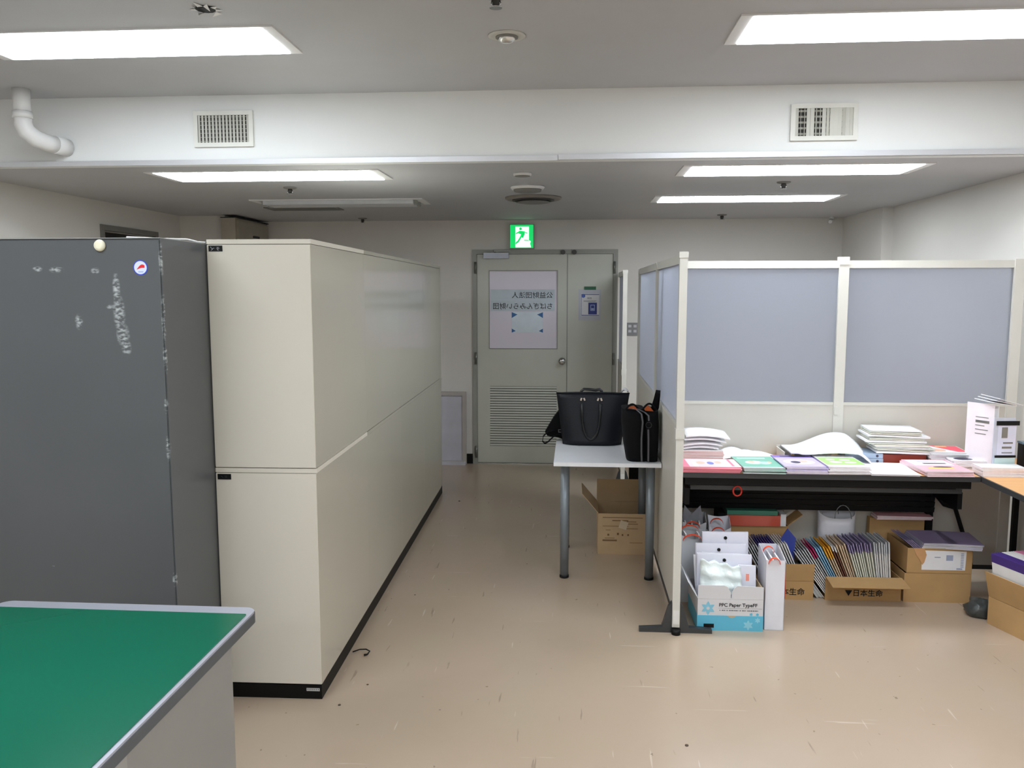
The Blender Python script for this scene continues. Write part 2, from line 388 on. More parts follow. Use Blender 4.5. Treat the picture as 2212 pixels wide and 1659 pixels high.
# mirrored notices stuck on the door glass (seen from behind)
M_ink = mat('black_ink', (28, 28, 30), .7); M_strip = mat('greyish_backing_paper', (196, 207, 216), .7)
nt_ = thing('mirrored_notice', 'long grey notice strips with mirrored black writing on the door glass', 'notice', (-.49, yl0+.008, 1.46))
wpart('paper', MB().box(-.795, -.19, yl0+.0075, yl0+.0095, 1.465, 1.567).box(-.795, -.19, yl0+.0075, yl0+.0095, 1.570, 1.668), M_strip, nt_)
text('writing', '公益財団法人', .062, M_ink, nt_, (-.205, yl0+.007, 1.592), (1, 0, 0), (0, 0, 1), mirror=True, sx=1.05, bold=.0003)
text('writing', 'ちばぎんみらい財団', .064, M_ink, nt_, (-.205, yl0+.007, 1.488), (1, 0, 0), (0, 0, 1), mirror=True, sx=.99, bold=.0003)
p2 = thing('taped_sheet', 'pale blank sheet taped by four blue corners under the mirrored notice', 'notice', (-.44, yl0+.008, 1.26))
wpart('paper', MB().box(-.595, -.30, yl0+.0078, yl0+.0093, 1.265, 1.455), mat('pale_sheet', (218, 230, 240), .7), p2)
M_btape = mat('blue_tape', (52, 104, 160), .5)
for x, z, sx, sz in ((-.595, 1.455, 1, -1), (-.30, 1.455, -1, -1), (-.595, 1.262, 1, 1), (-.30, 1.262, -1, 1)):
    k = 1.0 if sz < 0 else .7
    wpart('tape_corner', MB().prism([(x, yl0+.0078, z), (x+sx*.055*k, yl0+.0078, z+sz*.022*k), (x, yl0+.0078, z+sz*.055*k)], (0, -.001, 0)), M_btape, p2)
fl = thing('door_flyer', 'white flyer with blue emblem and blue picture on the narrow door leaf', 'notice', (.14, yl0-.003, 1.38))
wpart('sleeve', MB().box(.034, .243, yl0-.003, yl0-.001, 1.38, 1.669), mat('clear_sleeve', (190, 194, 204), .2), fl)
wpart('paper', MB().box(.056, .225, yl0-.0045, yl0-.003, 1.42, 1.63), M_paper, fl)
M_navy = mat('navy_print', (36, 52, 130), .5)
wpart('border_line', MB().box(.06, .225, yl0-.0055, yl0-.0045, 1.618, 1.624).box(.06, .225, yl0-.0055, yl0-.0045, 1.424, 1.430).box(.060, .063, yl0-.0055, yl0-.0045, 1.43, 1.618), M_navy, fl)
wpart('picture', MB().box(.125, .205, yl0-.0058, yl0-.0045, 1.436, 1.545), M_navy, fl)
wpart('picture_detail', frame_xz(MB(), .145, .185, 1.47, 1.525, yl0-.0065, yl0-.0058, .005).obox((.165, yl0-.0062, 1.485), (.024, .001, .014)), mat('pale_blue_print', (176, 190, 226), .5), fl)
wpart('emblem', MB().lathe((.078, yl0-.0045, 1.608), [(.018, 0), (.018, .0012)], n=20, axis='y', sgn=-1), mat('mid_blue_print', (70, 96, 180), .5), fl)
text('writing', '財団', .02, M_ink, fl, (.115, yl0-.0047, 1.578), (1, 0, 0), (0, 0, 1))
wpart('caption_line', MB().box(.08, .2, yl0-.0055, yl0-.0045, 1.56, 1.563).box(.08, .19, yl0-.0055, yl0-.0045, 1.553, 1.555), M_ink, fl)
solo('green_clip', MB().box(.085, .195, yl0-.008, yl0-.001, 1.664, 1.695).bevel(.003), mat('green_plastic', (0, 92, 58), .4), 'dark green magnetic clip holding the door flyer', 'clip', (.14, yl0, 1.664))

# emergency exit sign
ex = thing('exit_sign', 'glowing green emergency exit sign with running figure above the door', 'sign', (-.497, YB, 2.045))
wpart('housing', MB().box(-.612, -.382, YB-.04, YB, 2.045, 2.268).bevel(.004), M_frame, ex)
def emis(name, rgb, st):
    m = mat(name, rgb, .4, var=0.01); b = m.node_tree.nodes['Principled BSDF']
    b.inputs['Emission Color'].default_value = (*lin(rgb), 1); b.inputs['Emission Strength'].default_value = st; b.inputs['Base Color'].default_value = (.02, .02, .02, 1); return m
M_eg = emis('exit_green', (0, 200, 96), .55); M_ew = emis('exit_white', (225, 255, 238), .7)
wpart('lit_face', MB().box(-.604, -.390, YB-.046, YB-.04, 2.052, 2.262).bevel(.002), M_eg, ex)
yw = YB-.0462
wpart('doorway_symbol', MB().prism([(-.556, yw, 2.056), (-.556, yw, 2.245), (-.430, yw, 2.245), (-.430, yw, 2.120), (-.412, yw, 2.112), (-.420, yw, 2.09), (-.41, yw, 2.056)], (0, -.001, 0)), M_ew, ex)
yf = YB-.0473
fig = MB()
fig.lathe((-.508, yf, 2.226), [(.013, 0), (.013, .001)], n=16, axis='y', sgn=-1)
fig.prism([(-.522, yf, 2.209), (-.468, yf, 2.203), (-.470, yf, 2.176), (-.484, yf, 2.142), (-.514, yf, 2.152), (-.502, yf, 2.174), (-.526, yf, 2.184)], (0, -.001, 0))
fig.prism([(-.520, yf, 2.205), (-.553, yf, 2.186), (-.553, yf, 2.176), (-.518, yf, 2.190)], (0, -.001, 0))
fig.prism([(-.480, yf, 2.196), (-.450, yf, 2.182), (-.444, yf, 2.190), (-.478, yf, 2.202)], (0, -.001, 0))
fig.prism([(-.494, yf, 2.156), (-.512, yf, 2.155), (-.534, yf, 2.118), (-.555, yf, 2.100), (-.555, yf, 2.082), (-.524, yf, 2.104)], (0, -.001, 0))
fig.prism([(-.475, yf, 2.126), (-.432, yf, 2.124), (-.432, yf, 2.116), (-.475, yf, 2.118)], (0, -.001, 0))
wpart('running_figure', fig, M_eg, ex)

sw = thing('switch_plate', 'grey wall switch plate with four small buttons beside the door', 'switch', (.537, YB, 1.238))
wpart('plate', MB().box(.48, .594, YB-.008, YB, 1.238, 1.359).bevel(.003), mat('switch_grey', (128, 128, 130), .4), sw)
for x in (.513, .561):
    for z in (1.28, 1.327):
        wpart('button', MB().box(x-.014, x+.014, YB-.012, YB-.008, z-.012, z+.012).bevel(.002), mat('switch_button', (190, 190, 194), .4), sw)

# ------------------------------------------------------------------ ceiling fixtures
def led():
    m = mat('led_diffuser', (255, 255, 255), .5, var=.005); b = m.node_tree.nodes['Principled BSDF']
    b.inputs['Emission Color'].default_value = (.885, .95, 1, 1); b.inputs['Emission Strength'].default_value = LIGHT; return m
M_led = led(); M_fix = mat('fixture_white', (222, 222, 222), .4, var=.01); M_fixd = mat('reflector_light_grey', (196, 198, 202), .6)  # the last is the plain light grey of the unlit fitting's reflector
def ceiling_light(x0, x1, y0, y1, zc, label, on=True):
    t = thing('ceiling_light', label, 'ceiling light', ((x0+x1)/2, (y0+y1)/2, zc), 0, 'recessed ceiling lights')
    wpart('frame', ring_box(MB(), x0-.05, x1+.05, y0-.012, y1+.012, zc-.007, zc, .05, .012).bevel(.0015), M_fix, t)
    if on:
        wpart('diffuser', MB().box(x0, x1, y0, y1, zc-.010, zc-.001), M_led, t)
    else:
        wpart('reflector', MB().box(x0, x1, y0, y1, zc-.003, zc-.001), M_fixd, t)
        for y in ((y0*.68+y1*.32), (y0*.32+y1*.68)):
            wpart('tube_cover', MB().box(x0+.03, x1-.03, y-.055, y+.055, zc-.03, zc-.003).bevel(.012), mat('unlit_diffuser', (200, 202, 206), .4), t)
            for xx in (x0+.02, x1-.02): wpart('lamp_holder', MB().box(xx-.012, xx+.012, y-.02, y+.02, zc-.034, zc-.003), M_frame, t)
    return t
ceiling_light(-2.44, -1.21, 3.24, 3.58, ZF, 'lit panel light at upper left in the high front ceiling')
ceiling_light(.65, 1.88, 3.25, 3.59, ZF, 'lit panel light at upper right in the high front ceiling')
ceiling_light(-2.34, -1.12, 4.56, 4.92, ZB, 'lit panel light above the beige cabinets, left in the lower ceiling')
ceiling_light(.615, 1.80, 4.55, 4.91, ZB, 'lit panel light on the right, first behind the dropped bulkhead')
ceiling_light(.60, 1.80, 5.96, 6.33, ZB, 'smaller-looking lit panel light on the right, farthest from the camera')
ceiling_light(-2.31, -1.14, 5.99, 6.33, ZB, 'unlit ceiling light fitting beyond the beige cabinets', on=False)
for i, y in enumerate((1.55, -.2, -1.95, -3.7)):
    for j, x in enumerate((-2.4, .65)):
        ceiling_light(x, x+1.23, y, y+.34, ZF, 'lit panel light behind the viewpoint, row %s, %s side' % (('first', 'second', 'third', 'fourth')[i], ('left', 'right')[j]))
M_dark = mat('dark_recess', (58, 56, 54), .7); M_mid = mat('dusty_grey', (120, 118, 114), .6)
av = thing('ceiling_grille', 'long dark ceiling slot grille behind the unlit light fitting', 'vent', (-2.15, 6.62, ZB))
wpart('frame', ring_box(MB(), -2.45, -1.87, 6.50, 6.74, ZB-.008, ZB, .02, .02), M_mid, av)
wpart('grille', MB().box(-2.43, -1.89, 6.52, 6.72, ZB-.004, ZB), mat('grille_dark', (70, 70, 68), .6), av)
for k in range(5): wpart('slat', MB().box(-2.43, -1.89, 6.545+k*.036, 6.552+k*.036, ZB-.012, ZB-.004), M_mid, av)

def disc_thing(name, label, cat, x, y, zc, prof, m, parts=()):
    t = thing(name, label, cat, (x, y, zc))
    wpart('rim', MB().lathe((x, y, zc), prof, axis='z', sgn=-1), m, t)
    for nm, pr, mm in parts: wpart(nm, MB().lathe((x, y, zc), pr, axis='z', sgn=-1), mm, t)
    return t
disc_thing('ceiling_speaker', 'small round grey ceiling disc nearest the bulkhead', 'speaker', -.30, 4.773, ZB, [(.052, 0), (.052, .012), (.046, .016)], M_fix, [('mesh', [(.044, .014), (.044, .018)], M_mid)])
disc_thing('smoke_detector', 'white round smoke detector plate between grey disc and air diffuser', 'smoke detector', -.305, 5.377, ZB, [(.105, 0), (.11, .006), (.10, .02)], M_fix, [('cover', [(.09, .02), (.085, .032), (.06, .038)], M_mid)])
disc_thing('air_diffuser', 'round dusty air diffuser with dark rings, farthest of the ceiling discs', 'vent', -.30, 6.0, ZB, [(.2, 0), (.2, .01), (.185, .018)], mat('diffuser_dusty', (132, 126, 118), .6),
    [('throat', [(.15, .018), (.148, .024), (.13, .025)], M_dark), ('cone', [(.10, .025), (.12, .035), (.09, .04), (.03, .035)], M_mid)])
def sprinkler(x, y, zc, label, broken=False):
    t = thing('sprinkler', label, 'sprinkler', (x, y, zc), 0, 'ceiling sprinklers')
    wpart('plate', MB().lathe((x, y, zc), [(.042, 0), (.04, .006), (.028, .01)], n=20, axis='z', sgn=-1), M_fix if broken else M_mid, t)
    wpart('body', MB().lathe((x, y, zc), [(.014, .008), (.012, .03), (.008, .04)], n=14, axis='z', sgn=-1), M_dark if not broken else M_dark, t)
    wpart('deflector', MB().lathe((x, y, zc), [(.022, .04), (.022, .043)], n=14, axis='z', sgn=-1), M_chrome, t)
    wpart('arm', MB().tube([(x-.012, y, zc-.012), (x-.017, y, zc-.028), (x-.004, y, zc-.041)], .0025, 6).tube([(x+.012, y, zc-.012), (x+.017, y, zc-.028), (x+.004, y, zc-.041)], .0025, 6), M_chrome, t)
    return t
sprinkler(-1.82, 5.306, ZB, 'sprinkler head behind the left lit panel of the lower ceiling')
sprinkler(-1.926, 7.55, ZB, 'sprinkler head near the back wall, left of the exit sign')
sprinkler(1.259, 5.275, ZB, 'sprinkler head between the two right lit panels of the lower ceiling')
sprinkler(1.264, 7.45, ZB, 'sprinkler head near the back wall, right of the exit sign')
sprinkler(-.279, 2.975, ZF, 'dark sprinkler head cut by the top edge of the photo')
sp = disc_thing('downlight', 'round white ceiling fitting with a glinting glass centre in the front ceiling', 'ceiling light', -.278, 3.43, ZF, [(.075, 0), (.075, .004), (.06, .006)], mat('offwhite_plastic', (190, 190, 184), .5), [('inner_ring', [(.045, .006), (.045, .010)], M_mid)])
wpart('glass', MB().lathe((-.278, 3.43, ZF), [(.038, .008), (.034, .02), (.02, .028), (.008, .03)], n=8, axis='z', sgn=-1), mat('glinting_glass', (220, 220, 216), .08, .7), sp)
bk = thing('broken_ceiling_socket', 'broken ceiling socket with jagged paper edge and dark hole', 'ceiling fitting', (-1.33, 3.03, ZF))
wpart('hole', MB().lathe((-1.33, 3.03, ZF), [(.036, 0), (.034, .006)], n=11, axis='z', sgn=-1), M_black, bk)
mbk = MB()
for k in range(9):
    a = k*.7; r0, r1 = .036, .058+.012*math.sin(k*2.3)
    mbk.prism([(-1.33+r0*math.cos(a), 3.03+r0*math.sin(a), ZF-.004), (-1.33+r1*math.cos(a+.3), 3.03+r1*math.sin(a+.3), ZF-.001), (-1.33+r0*math.cos(a+.65), 3.03+r0*math.sin(a+.65), ZF-.014*(k % 2)-.004)], (0, 0, -.0015))
wpart('torn_edge', mbk, M_fix, bk)
cm = thing('corner_camera', 'tiny white camera on the ceiling in the far right corner', 'camera', (2.27, 7.72, ZB))
wpart('mount', MB().cyl((2.27, 7.72, ZB), (2.27, 7.72, ZB-.02), .02), M_fix, cm)
wpart('lens_body', MB().cyl((2.27, 7.72, ZB-.035), (2.245, 7.67, ZB-.05), .016), M_fix, cm)

# pipe elbow into the bulkhead
pp = thing('drain_pipe', 'white pipe dropping from the ceiling and bending into the bulkhead', 'pipe', (-2.90, 4.12, ZF))
px, py = -2.78, 4.12
wpart('riser', MB().cyl((px, py, ZF), (px, py, 2.535), .041), M_fix, pp)
wpart('elbow', MB().cyl((px, py, 2.55), (px, py, 2.515), .047).tube([(px, py, 2.53), (px, py, 2.49), (px+.01, py+.01, 2.455), (px+.035, py+.04, 2.425), (px+.065, py+.09, 2.41), (px+.08, py+.13, 2.408)], .043, 18), M_fix, pp)
wpart('wall_collar', MB().cyl((px+.078, py+.125, 2.408), (px+.095, YK-.001, 2.405), .046), M_fix, pp)

# bulkhead vents
def wall_vent(x0, x1, z0, z1, label, coarse):
    t = thing('wall_vent', label, 'vent', ((x0+x1)/2, YK, z0))
    y1 = YK-.001
    wpart('frame', frame_xz(MB(), x0, x1, z0, z1, y1-.014, y1, .022).bevel(.002), mat('vent_frame', (214, 214, 208), .45), t)
    a, b, c, d = x0+.02, x1-.02, z0+.02, z1-.02
    wpart('back', MB().box(a, b, y1-.002, y1, c, d), M_dark, t)
    for k in range(5 if coarse else 7):
        z = c+(d-c)*(k+.5)/(5 if coarse else 7)
        wpart('cross_blade', MB().obox(((a+b)/2, y1-.004, z), (b-a, .004, .009 if coarse else .002), rotX(.5)), mat('vent_blade', (176, 176, 168), .5), t)
    n = 15
    for k in range(n):
        x = a+(b-a)*(k+.5)/n
        wv = .010
        ang = R(35)
        if coarse:
            ang = R((20, 75, 70, 10, 5, 60, 65, 5, 30, 0, -10, 5, -35, 0, 10, 5)[k]); wv = .019
        wpart('blade', MB().obox((x, y1-.009, (c+d)/2), (wv, .0016, d-c), rotZ(ang)), mat('vent_blade2', (196, 196, 188), .5), t)
wall_vent(-1.985, -1.668, 2.398, 2.580, 'wall vent with fine even upright blades, left on the bulkhead', False)
wall_vent(1.054, 1.376, 2.389, 2.566, 'wall vent with bent uneven upright blades, right on the bulkhead', True)

# ------------------------------------------------------------------ tall cupboard in the far left corner
cb = thing('corner_cupboard', 'tall beige cupboard reaching the ceiling in the far left corner', 'cabinet', (-2.99, 7.5, 0))
wpart('body', MB().box(-3.058, -2.93, 7.10, 7.85, 0, 2.283), mat('cupboard_beige', (168, 160, 146), .5), cb)
wpart('ceiling_gap_shade', MB().box(-3.058, -2.912, 7.095, 7.85, 2.2835, 2.290), M_gap, cb)  # dark strip painted in for the shaded gap below the ceiling
wpart('side_door', MB().box(-2.93, -2.912, 7.13, 7.84, .05, 2.262).bevel(.003), mat('cupboard_door', (160, 152, 138), .4), cb)
wpart('handle', MB().box(-2.912, -2.9, 7.45, 7.58, 2.13, 2.15), M_dark, cb)

# framed low board by the back wall
bd = thing('leaning_board', 'low framed white board standing against the back wall left of the door', 'board', (-1.4, 7.8, 0))
wpart('panel', MB().box(-1.80, -1.06, 7.80, 7.815, .03, .66), mat('board_lilac', (186, 186, 196), .35), bd)
wpart('frame', frame_xz(MB(), -1.835, -1.025, .004, .70, 7.79, 7.83, .035).bevel(.012), mat('board_frame', (172, 166, 162), .4), bd)
wpart('foot_rail', MB().box(-1.83, -1.03, 7.765, 7.79, 0, .03).bevel(.005), mat('board_rail', (190, 190, 200), .4), bd)

# ------------------------------------------------------------------ beige cabinet row
RZ = R(1.05)           # the row stands slightly askew
CW, CD = .873, .405
ends = ('nearest the camera', 'second from the camera', 'third from the camera', 'farthest from the camera')
fx, fy = -1.015, 3.172
def cabinet(k, upper):
    z0, z1 = (.955, 1.85) if upper else (.0, .953)
    zb = z0 if upper else .06
    # local frame: +Y runs along the row, X from -CD to 0
    loc = (fx-math.sin(RZ)*k*(CW+.0008), fy+math.cos(RZ)*k*(CW+.0008), z0)
    t = thing('steel_cabinet', '%s beige steel cabinet of the row, %s' % ('upper' if upper else 'lower', ends[k]), 'cabinet', loc, RZ, 'stacked beige cabinets')
    h = z1-z0; b0 = 0 if upper else .06
    top = .018
    build('body', MB().box(-CD, 0, 0, CW, b0, h-top-.002).bevel(.0025), M_beige, t)
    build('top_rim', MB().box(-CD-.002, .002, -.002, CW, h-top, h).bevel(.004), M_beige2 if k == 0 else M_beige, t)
    build('shadow_gap', MB().box(-CD+.004, -.004, .004, CW-.004, h-top-.003, h-top+.001), M_gap, t)
    for dy in (0, CW/2):
        d = build('door', MB().box(-CD-.016, -CD-.001, dy+.004, dy+CW/2-.004, b0+.005, h-top-.006).bevel(.002), M_beige, t)
    build('door_handle', MB().box(-CD-.03, -CD-.016, CW/2-.03, CW/2-.015, h*.45, h*.6).bevel(.002), M_chrome, t)
    if k == 0:
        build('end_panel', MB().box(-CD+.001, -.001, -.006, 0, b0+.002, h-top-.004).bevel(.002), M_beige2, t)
        # black name label at the top left
        zl = h-.022
        lb = build('label_plate', MB().box(-CD+.008, -CD+.062, -.0085, -.006, zl-.024, zl-.002), M_black, t)
        mk = MB()
        if upper:
            for (a, b, c, d, an) in ((.020, .014, .014, .0016, .9), (.022, .009, .012, .0014, -.8), (.028, .014, .006, .0014, 0), (.045, .017, .010, .0012, 0), (.045, .013, .013, .0014, 0), (.045, .007, .008, .0012, .3), (.045, .012, .0014, .012, 0)):
                mk.obox((-CD+a, -.0088, zl-.026+b), (c, .0006, d), rotY(an))
            build('label_marks', mk, mat('label_white', (176, 176, 182), .5), lb)
        else:
            for (a, b, c, d, an) in ((.026, .013, .012, .001, .6), (.042, .016, .010, .001, 0), (.042, .011, .01, .001, 0)):
                mk.obox((-CD+a, -.0088, zl-.026+b), (c, .0006, d), rotY(an))
            build('label_marks', mk, mat('label_faint', (70, 70, 76), .5), lb)
    if not upper:
        build('plinth', MB().box(-CD+.001, .001, -.008 if k == 0 else 0, CW+.0008, 0, .058), M_base, t)
        if k == 0:
            sk = build('plinth_sticker', MB().box(-.062, -.008, -.0095, -.008, .034, .046), mat('silver_sticker', (190, 190, 190), .4), t)
            mk = MB()
            for q in range(6): mk.box(-.058+q*.0085, -.058+q*.0085+.004, -.0102, -.0095, .038, .044)
            build('sticker_marks', mk, mat('sticker_grey', (110, 110, 110), .5), sk)
    return t
for k in range(4):
    cabinet(k, False); cabinet(k, True)

# grey cabinet on the left
gc = thing('grey_cabinet', 'worn dark grey steel cabinet with chalky tape marks, left of the beige cabinets', 'cabinet', (0, 0, 0))
GX0, GX1, GY0, GY1, GZ = -2.30, -1.424, 2.80, 3.26, 1.832
wpart('body', MB().box(GX0, GX1, GY0+.006, GY1, .0, GZ).bevel(.005), M_gray, gc)
wpart('back_sheet', MB().box(GX0+.002, GX1-.004, GY0, GY0+.006, .03, GZ-.006).bevel(.002), M_gray, gc)
wpart('pale_top_edge', MB().box(GX0, GX1, GY0, GY1, GZ, GZ+.0025), mat('pale_edge_grey', (150, 152, 152), .4), gc)  # thin lighter grey sheet over the cabinet top
solo('white_cable', MB().tube([(GX1-.14, 2.84, GZ+.007), (GX1-.05, 2.95, GZ+.007), (GX1-.02, 3.05, GZ+.012), (GX1-.012, 3.12, GZ+.006), (GX1+.0, 3.155, 1.838)], .0028, 8), M_fix, 'thin white cable lying along the top edge of the grey cabinet', 'cable', (GX1, 2.95, GZ))
mg = solo('round_magnet', MB().lathe((-1.637, GY0-.0005, 1.808), [(.0195, 0), (.0205, .004), (.018, .010), (.010, .012)], axis='y', sgn=-1), mat('cream_magnet', (236, 232, 208), .4, var=.01), 'cream round magnet at the top edge of the grey cabinet', 'magnet', (-1.637, GY0, 1.79))
st = thing('round_sticker', 'round blue-rimmed sticker with red swoosh on the grey cabinet', 'sticker', (-1.496, GY0, 1.706))
c = (-1.4965, GY0-.0003, 1.732)
wpart('rim', MB().lathe(c, [(.0262, 0), (.0262, .001)], n=36, axis='y', sgn=-1), mat('sticker_blue', (48, 70, 190), .4), st)
wpart('disc', MB().lathe((c[0], c[1]-.001, c[2]), [(.0225, 0), (.0225, .0006)], n=36, axis='y', sgn=-1), mat('sticker_white', (214, 222, 240), .4), st)
sw_ = []
for i in range(13):
    t = i/12; sw_.append((c[0]-.013+.028*t, c[1]-.0016, c[2]-.006+.017*math.sin(t*2.2)))
for i in range(13):
    t = 1-i/12; sw_.append((c[0]-.013+.028*t, c[1]-.0016, c[2]-.007+.006*t*t+.004*math.sin(t*3.1)))
wpart('swoosh', MB().prism(sw_, (0, -.0004, 0)), mat('sticker_red', (222, 30, 44), .4), st)
wpart('small_print', MB().box(c[0]-.008, c[0]+.01, c[1]-.002, c[1]-.0016, c[2]-.016, c[2]-.013), mat('sticker_print', (140, 160, 210), .5), st)

# green desk
dk = thing('office_desk', 'grey office desk with green mat in the lower left corner', 'desk', (-1.3, 1.0, 0))
def round_rect(x0, x1, y0, y1, rr, z, n=6):
    pts = []
    for cx_, cy_, a0 in ((x1-rr, y0+rr, -90), (x1-rr, y1-rr, 0), (x0+rr, y1-rr, 90), (x0+rr, y0+rr, 180)):
        for k in range(n+1):
            a = R(a0+90*k/n); pts.append((cx_+rr*math.cos(a), cy_+rr*math.sin(a), z))
    return pts
TX0, TX1, TY0, TY1, TZ = -1.715, -.925, .62, 2.312, .72
wpart('edge_band', MB().prism(round_rect(TX0, TX1, TY0, TY1, .035, TZ-.032), (0, 0, .028)).bevel(.004), M_darkedge, dk)
wpart('desktop', MB().prism(round_rect(TX0+.002, TX1-.002, TY0+.002, TY1-.002, .034, TZ-.004), (0, 0, .006)).bevel(.0025), M_deskrim, dk)
wpart('body_side', MB().box(-.985, -.955, .95, 2.18, 0, TZ-.034).bevel(.002), M_deskbody, dk)
wpart('body_back', MB().box(-1.66, -.985, 2.15, 2.18, .08, TZ-.034), M_deskbody, dk)
wpart('body_side', MB().box(-1.69, -1.66, .95, 2.18, 0, TZ-.034), M_deskbody, dk)
wpart('drawer_front', MB().box(-.955, -.950, .96, 1.62, .04, TZ-.05).bevel(.003), mat('desk_drawer_grey', (150, 148, 144), .45), dk)
wpart('crossbar', MB().box(-1.66, -.985, .97, 1.0, TZ-.12, TZ-.034), M_deskbody, dk)
solo('green_mat', MB().prism(round_rect(TX0+.02, TX1-.013, TY0+.03, TY1-.058, .006, TZ+.002), (0, 0, .003)), M_green, 'glossy green desk mat covering the office desk', 'desk mat', (-1.3, 1.4, TZ+.002))

# ------------------------------------------------------------------ partitions
def partition_run(label, axis, fixed, a0, a1, posts, zt=1.82, group='frosted office partitions', glass0=1.02, board0=.09, rails=True):
    """axis 'y': runs along Y at x=fixed; axis 'x': runs along X at y=fixed"""
    T = .026
    t = thing('partition_screen', label, 'partition', (fixed, a0, 0) if axis == 'y' else (a0, fixed, 0), 0, group)
    def bx(a, b, th, z0, z1):
        return MB().box(fixed-th/2, fixed+th/2, a, b, z0, z1) if axis == 'y' else MB().box(a, b, fixed-th/2, fixed+th/2, z0, z1)
    ps = posts
    for p, q in zip(ps, ps[1:]):
        p_, q_ = p+.014, q-.014
        wpart('board', bx(p_, q_, T*.8, board0, glass0-.012), M_pside, t)
        wpart('mid_rail', bx(p_, q_, T, glass0-.012, glass0+.004).bevel(.002), M_part, t)
        wpart('top_rail', bx(p_, q_, T, zt-.042, zt).bevel(.003), M_part, t)
        wpart('frosted_pane', bx(p_, q_, .005, glass0+.004, zt-.042), M_frost, t)
        wpart('bottom_rail', bx(p_, q_, T, board0-.02, board0+.005), M_greyedge, t)
    return t, bx
def post(t, x, y, h, foot_axis='x', foot=True, w=.036):
    wpart('post', MB().box(x-w/2, x+w/2, y-w/2, y+w/2, .03, h).bevel(.006), M_part, t)
    wpart('post_cap', MB().box(x-w/2-.003, x+w/2+.003, y-w/2-.003, y+w/2+.003, h-.004, h+.024).bevel(.006), M_part, t)
    wpart('post_collar', MB().box(x-w/2-.003, x+w/2+.003, y-w/2-.003, y+w/2+.003, .955, 1.003).bevel(.002), M_part, t)
    wpart('adjuster', MB().box(x-w/2+.003, x+w/2-.003, y-w/2-.002, y-w/2+.004, .045, .115), mat('adjuster_clear', (222, 222, 220), .25), t)
    if foot:
        L = .175
        pts = [(x-L, y-.012, .0), (x+L, y-.012, 0), (x+L, y-.012, .018), (x+.065, y-.012, .026), (x+.035, y-.012, .13), (x+.020, y-.012, .15), (x-.020, y-.012, .15), (x-.035, y-.012, .13), (x-.065, y-.012, .026), (x-L, y-.012, .018)]
        wpart('foot', MB().prism(pts, (0, .035, 0)).bevel(.003), M_foot, t)
        wpart('foot_boss', MB().cyl((x, y-.028, .0), (x, y-.028, .025), .022), M_black, t)
# A : runs back from the front post
tA, _ = partition_run('frosted partition running away from the camera beside the white table', 'y', .50, 3.953, 6.46, [3.953, 5.08, 6.46])
post(tA, .50, 3.953, 1.808)
for y in (5.08, 6.46):
    wpart('post', MB().box(.482, .518, y-.018, y+.018, .03, 1.82).bevel(.004), M_part, tA)
wpart('foot', MB().box(.33, .67, 6.44, 6.48, 0, .02).bevel(.003), M_foot, tA)
# B : behind the folding table
tB, _ = partition_run('wide frosted partition behind the paper-covered folding table', 'x', 4.82, .52, 2.40, [.50, 1.492, 2.43])
for x in (1.492, 2.43):
    wpart('post', MB().box(x-.027, x+.027, 4.798, 4.842, .03, 1.826).bevel(.01), M_part, tB)
wpart('post_cap', MB().box(1.466, 1.518, 4.794, 4.846, 1.797, 1.84).bevel(.006), M_part, tB)
wpart('post_collar', MB().box(1.468, 1.486, 4.792, 4.800, .955, 1.0).bevel(.002), M_part, tB)
# C : short partition by the door
tC, _ = partition_run('short frosted partition standing beside the right edge of the door', 'y', .412, 6.98, 7.80, [6.98, 7.80])
post(tC, .412, 6.98, 1.80)

# ------------------------------------------------------------------ white table with bags
wt = thing('white_table', 'narrow white table with round silver legs carrying two black bags', 'table', (.19, 4.95, 0))
WX0, WX1, WY0, WY1, WZ = -.112, .485, 4.585, 5.36, .70
wpart('tabletop', MB().box(WX0, WX1, WY0, WY1, WZ-.022, WZ).bevel(.003), M_white, wt)
for x in (WX0+.062, WX1-.048):
    for y in (WY0+.115, WY1-.09):
        lg = wpart('leg', MB().cyl((x, y, .012), (x, y, WZ-.022), .0245, n=28), M_alu, wt)
        wpart('leg_foot', MB().cyl((x, y, 0), (x, y, .014), .027, n=24), M_black, lg)
# black upright thing behind the table
bu = thing('black_stand', 'black upright post with a wider head under the white table, behind the carton', 'stand', (.41, 5.75, 0))
wpart('pole', MB().box(.405, .445, 5.74, 5.78, .015, .5).bevel(.004), M_blackm, bu)
wpart('head', MB().box(.385, .475, 5.73, 5.79, .32, .66).bevel(.01), M_blackm, bu)
wpart('base', MB().box(.30, .47, 5.68, 5.84, 0, .02).bevel(.004), M_blackm, bu)

M_leather = mat('navy_black_leather', (9, 13, 22), .45, spec=.3, var=.1, scale=30, bump=.08, bscale=160)
M_nylon = mat('black_nylon', (5, 5, 8), .8, spec=.2, var=.1, scale=40, bump=.08, bscale=220)
M_zip = mat('grey_zip', (92, 92, 98), .35, .4)
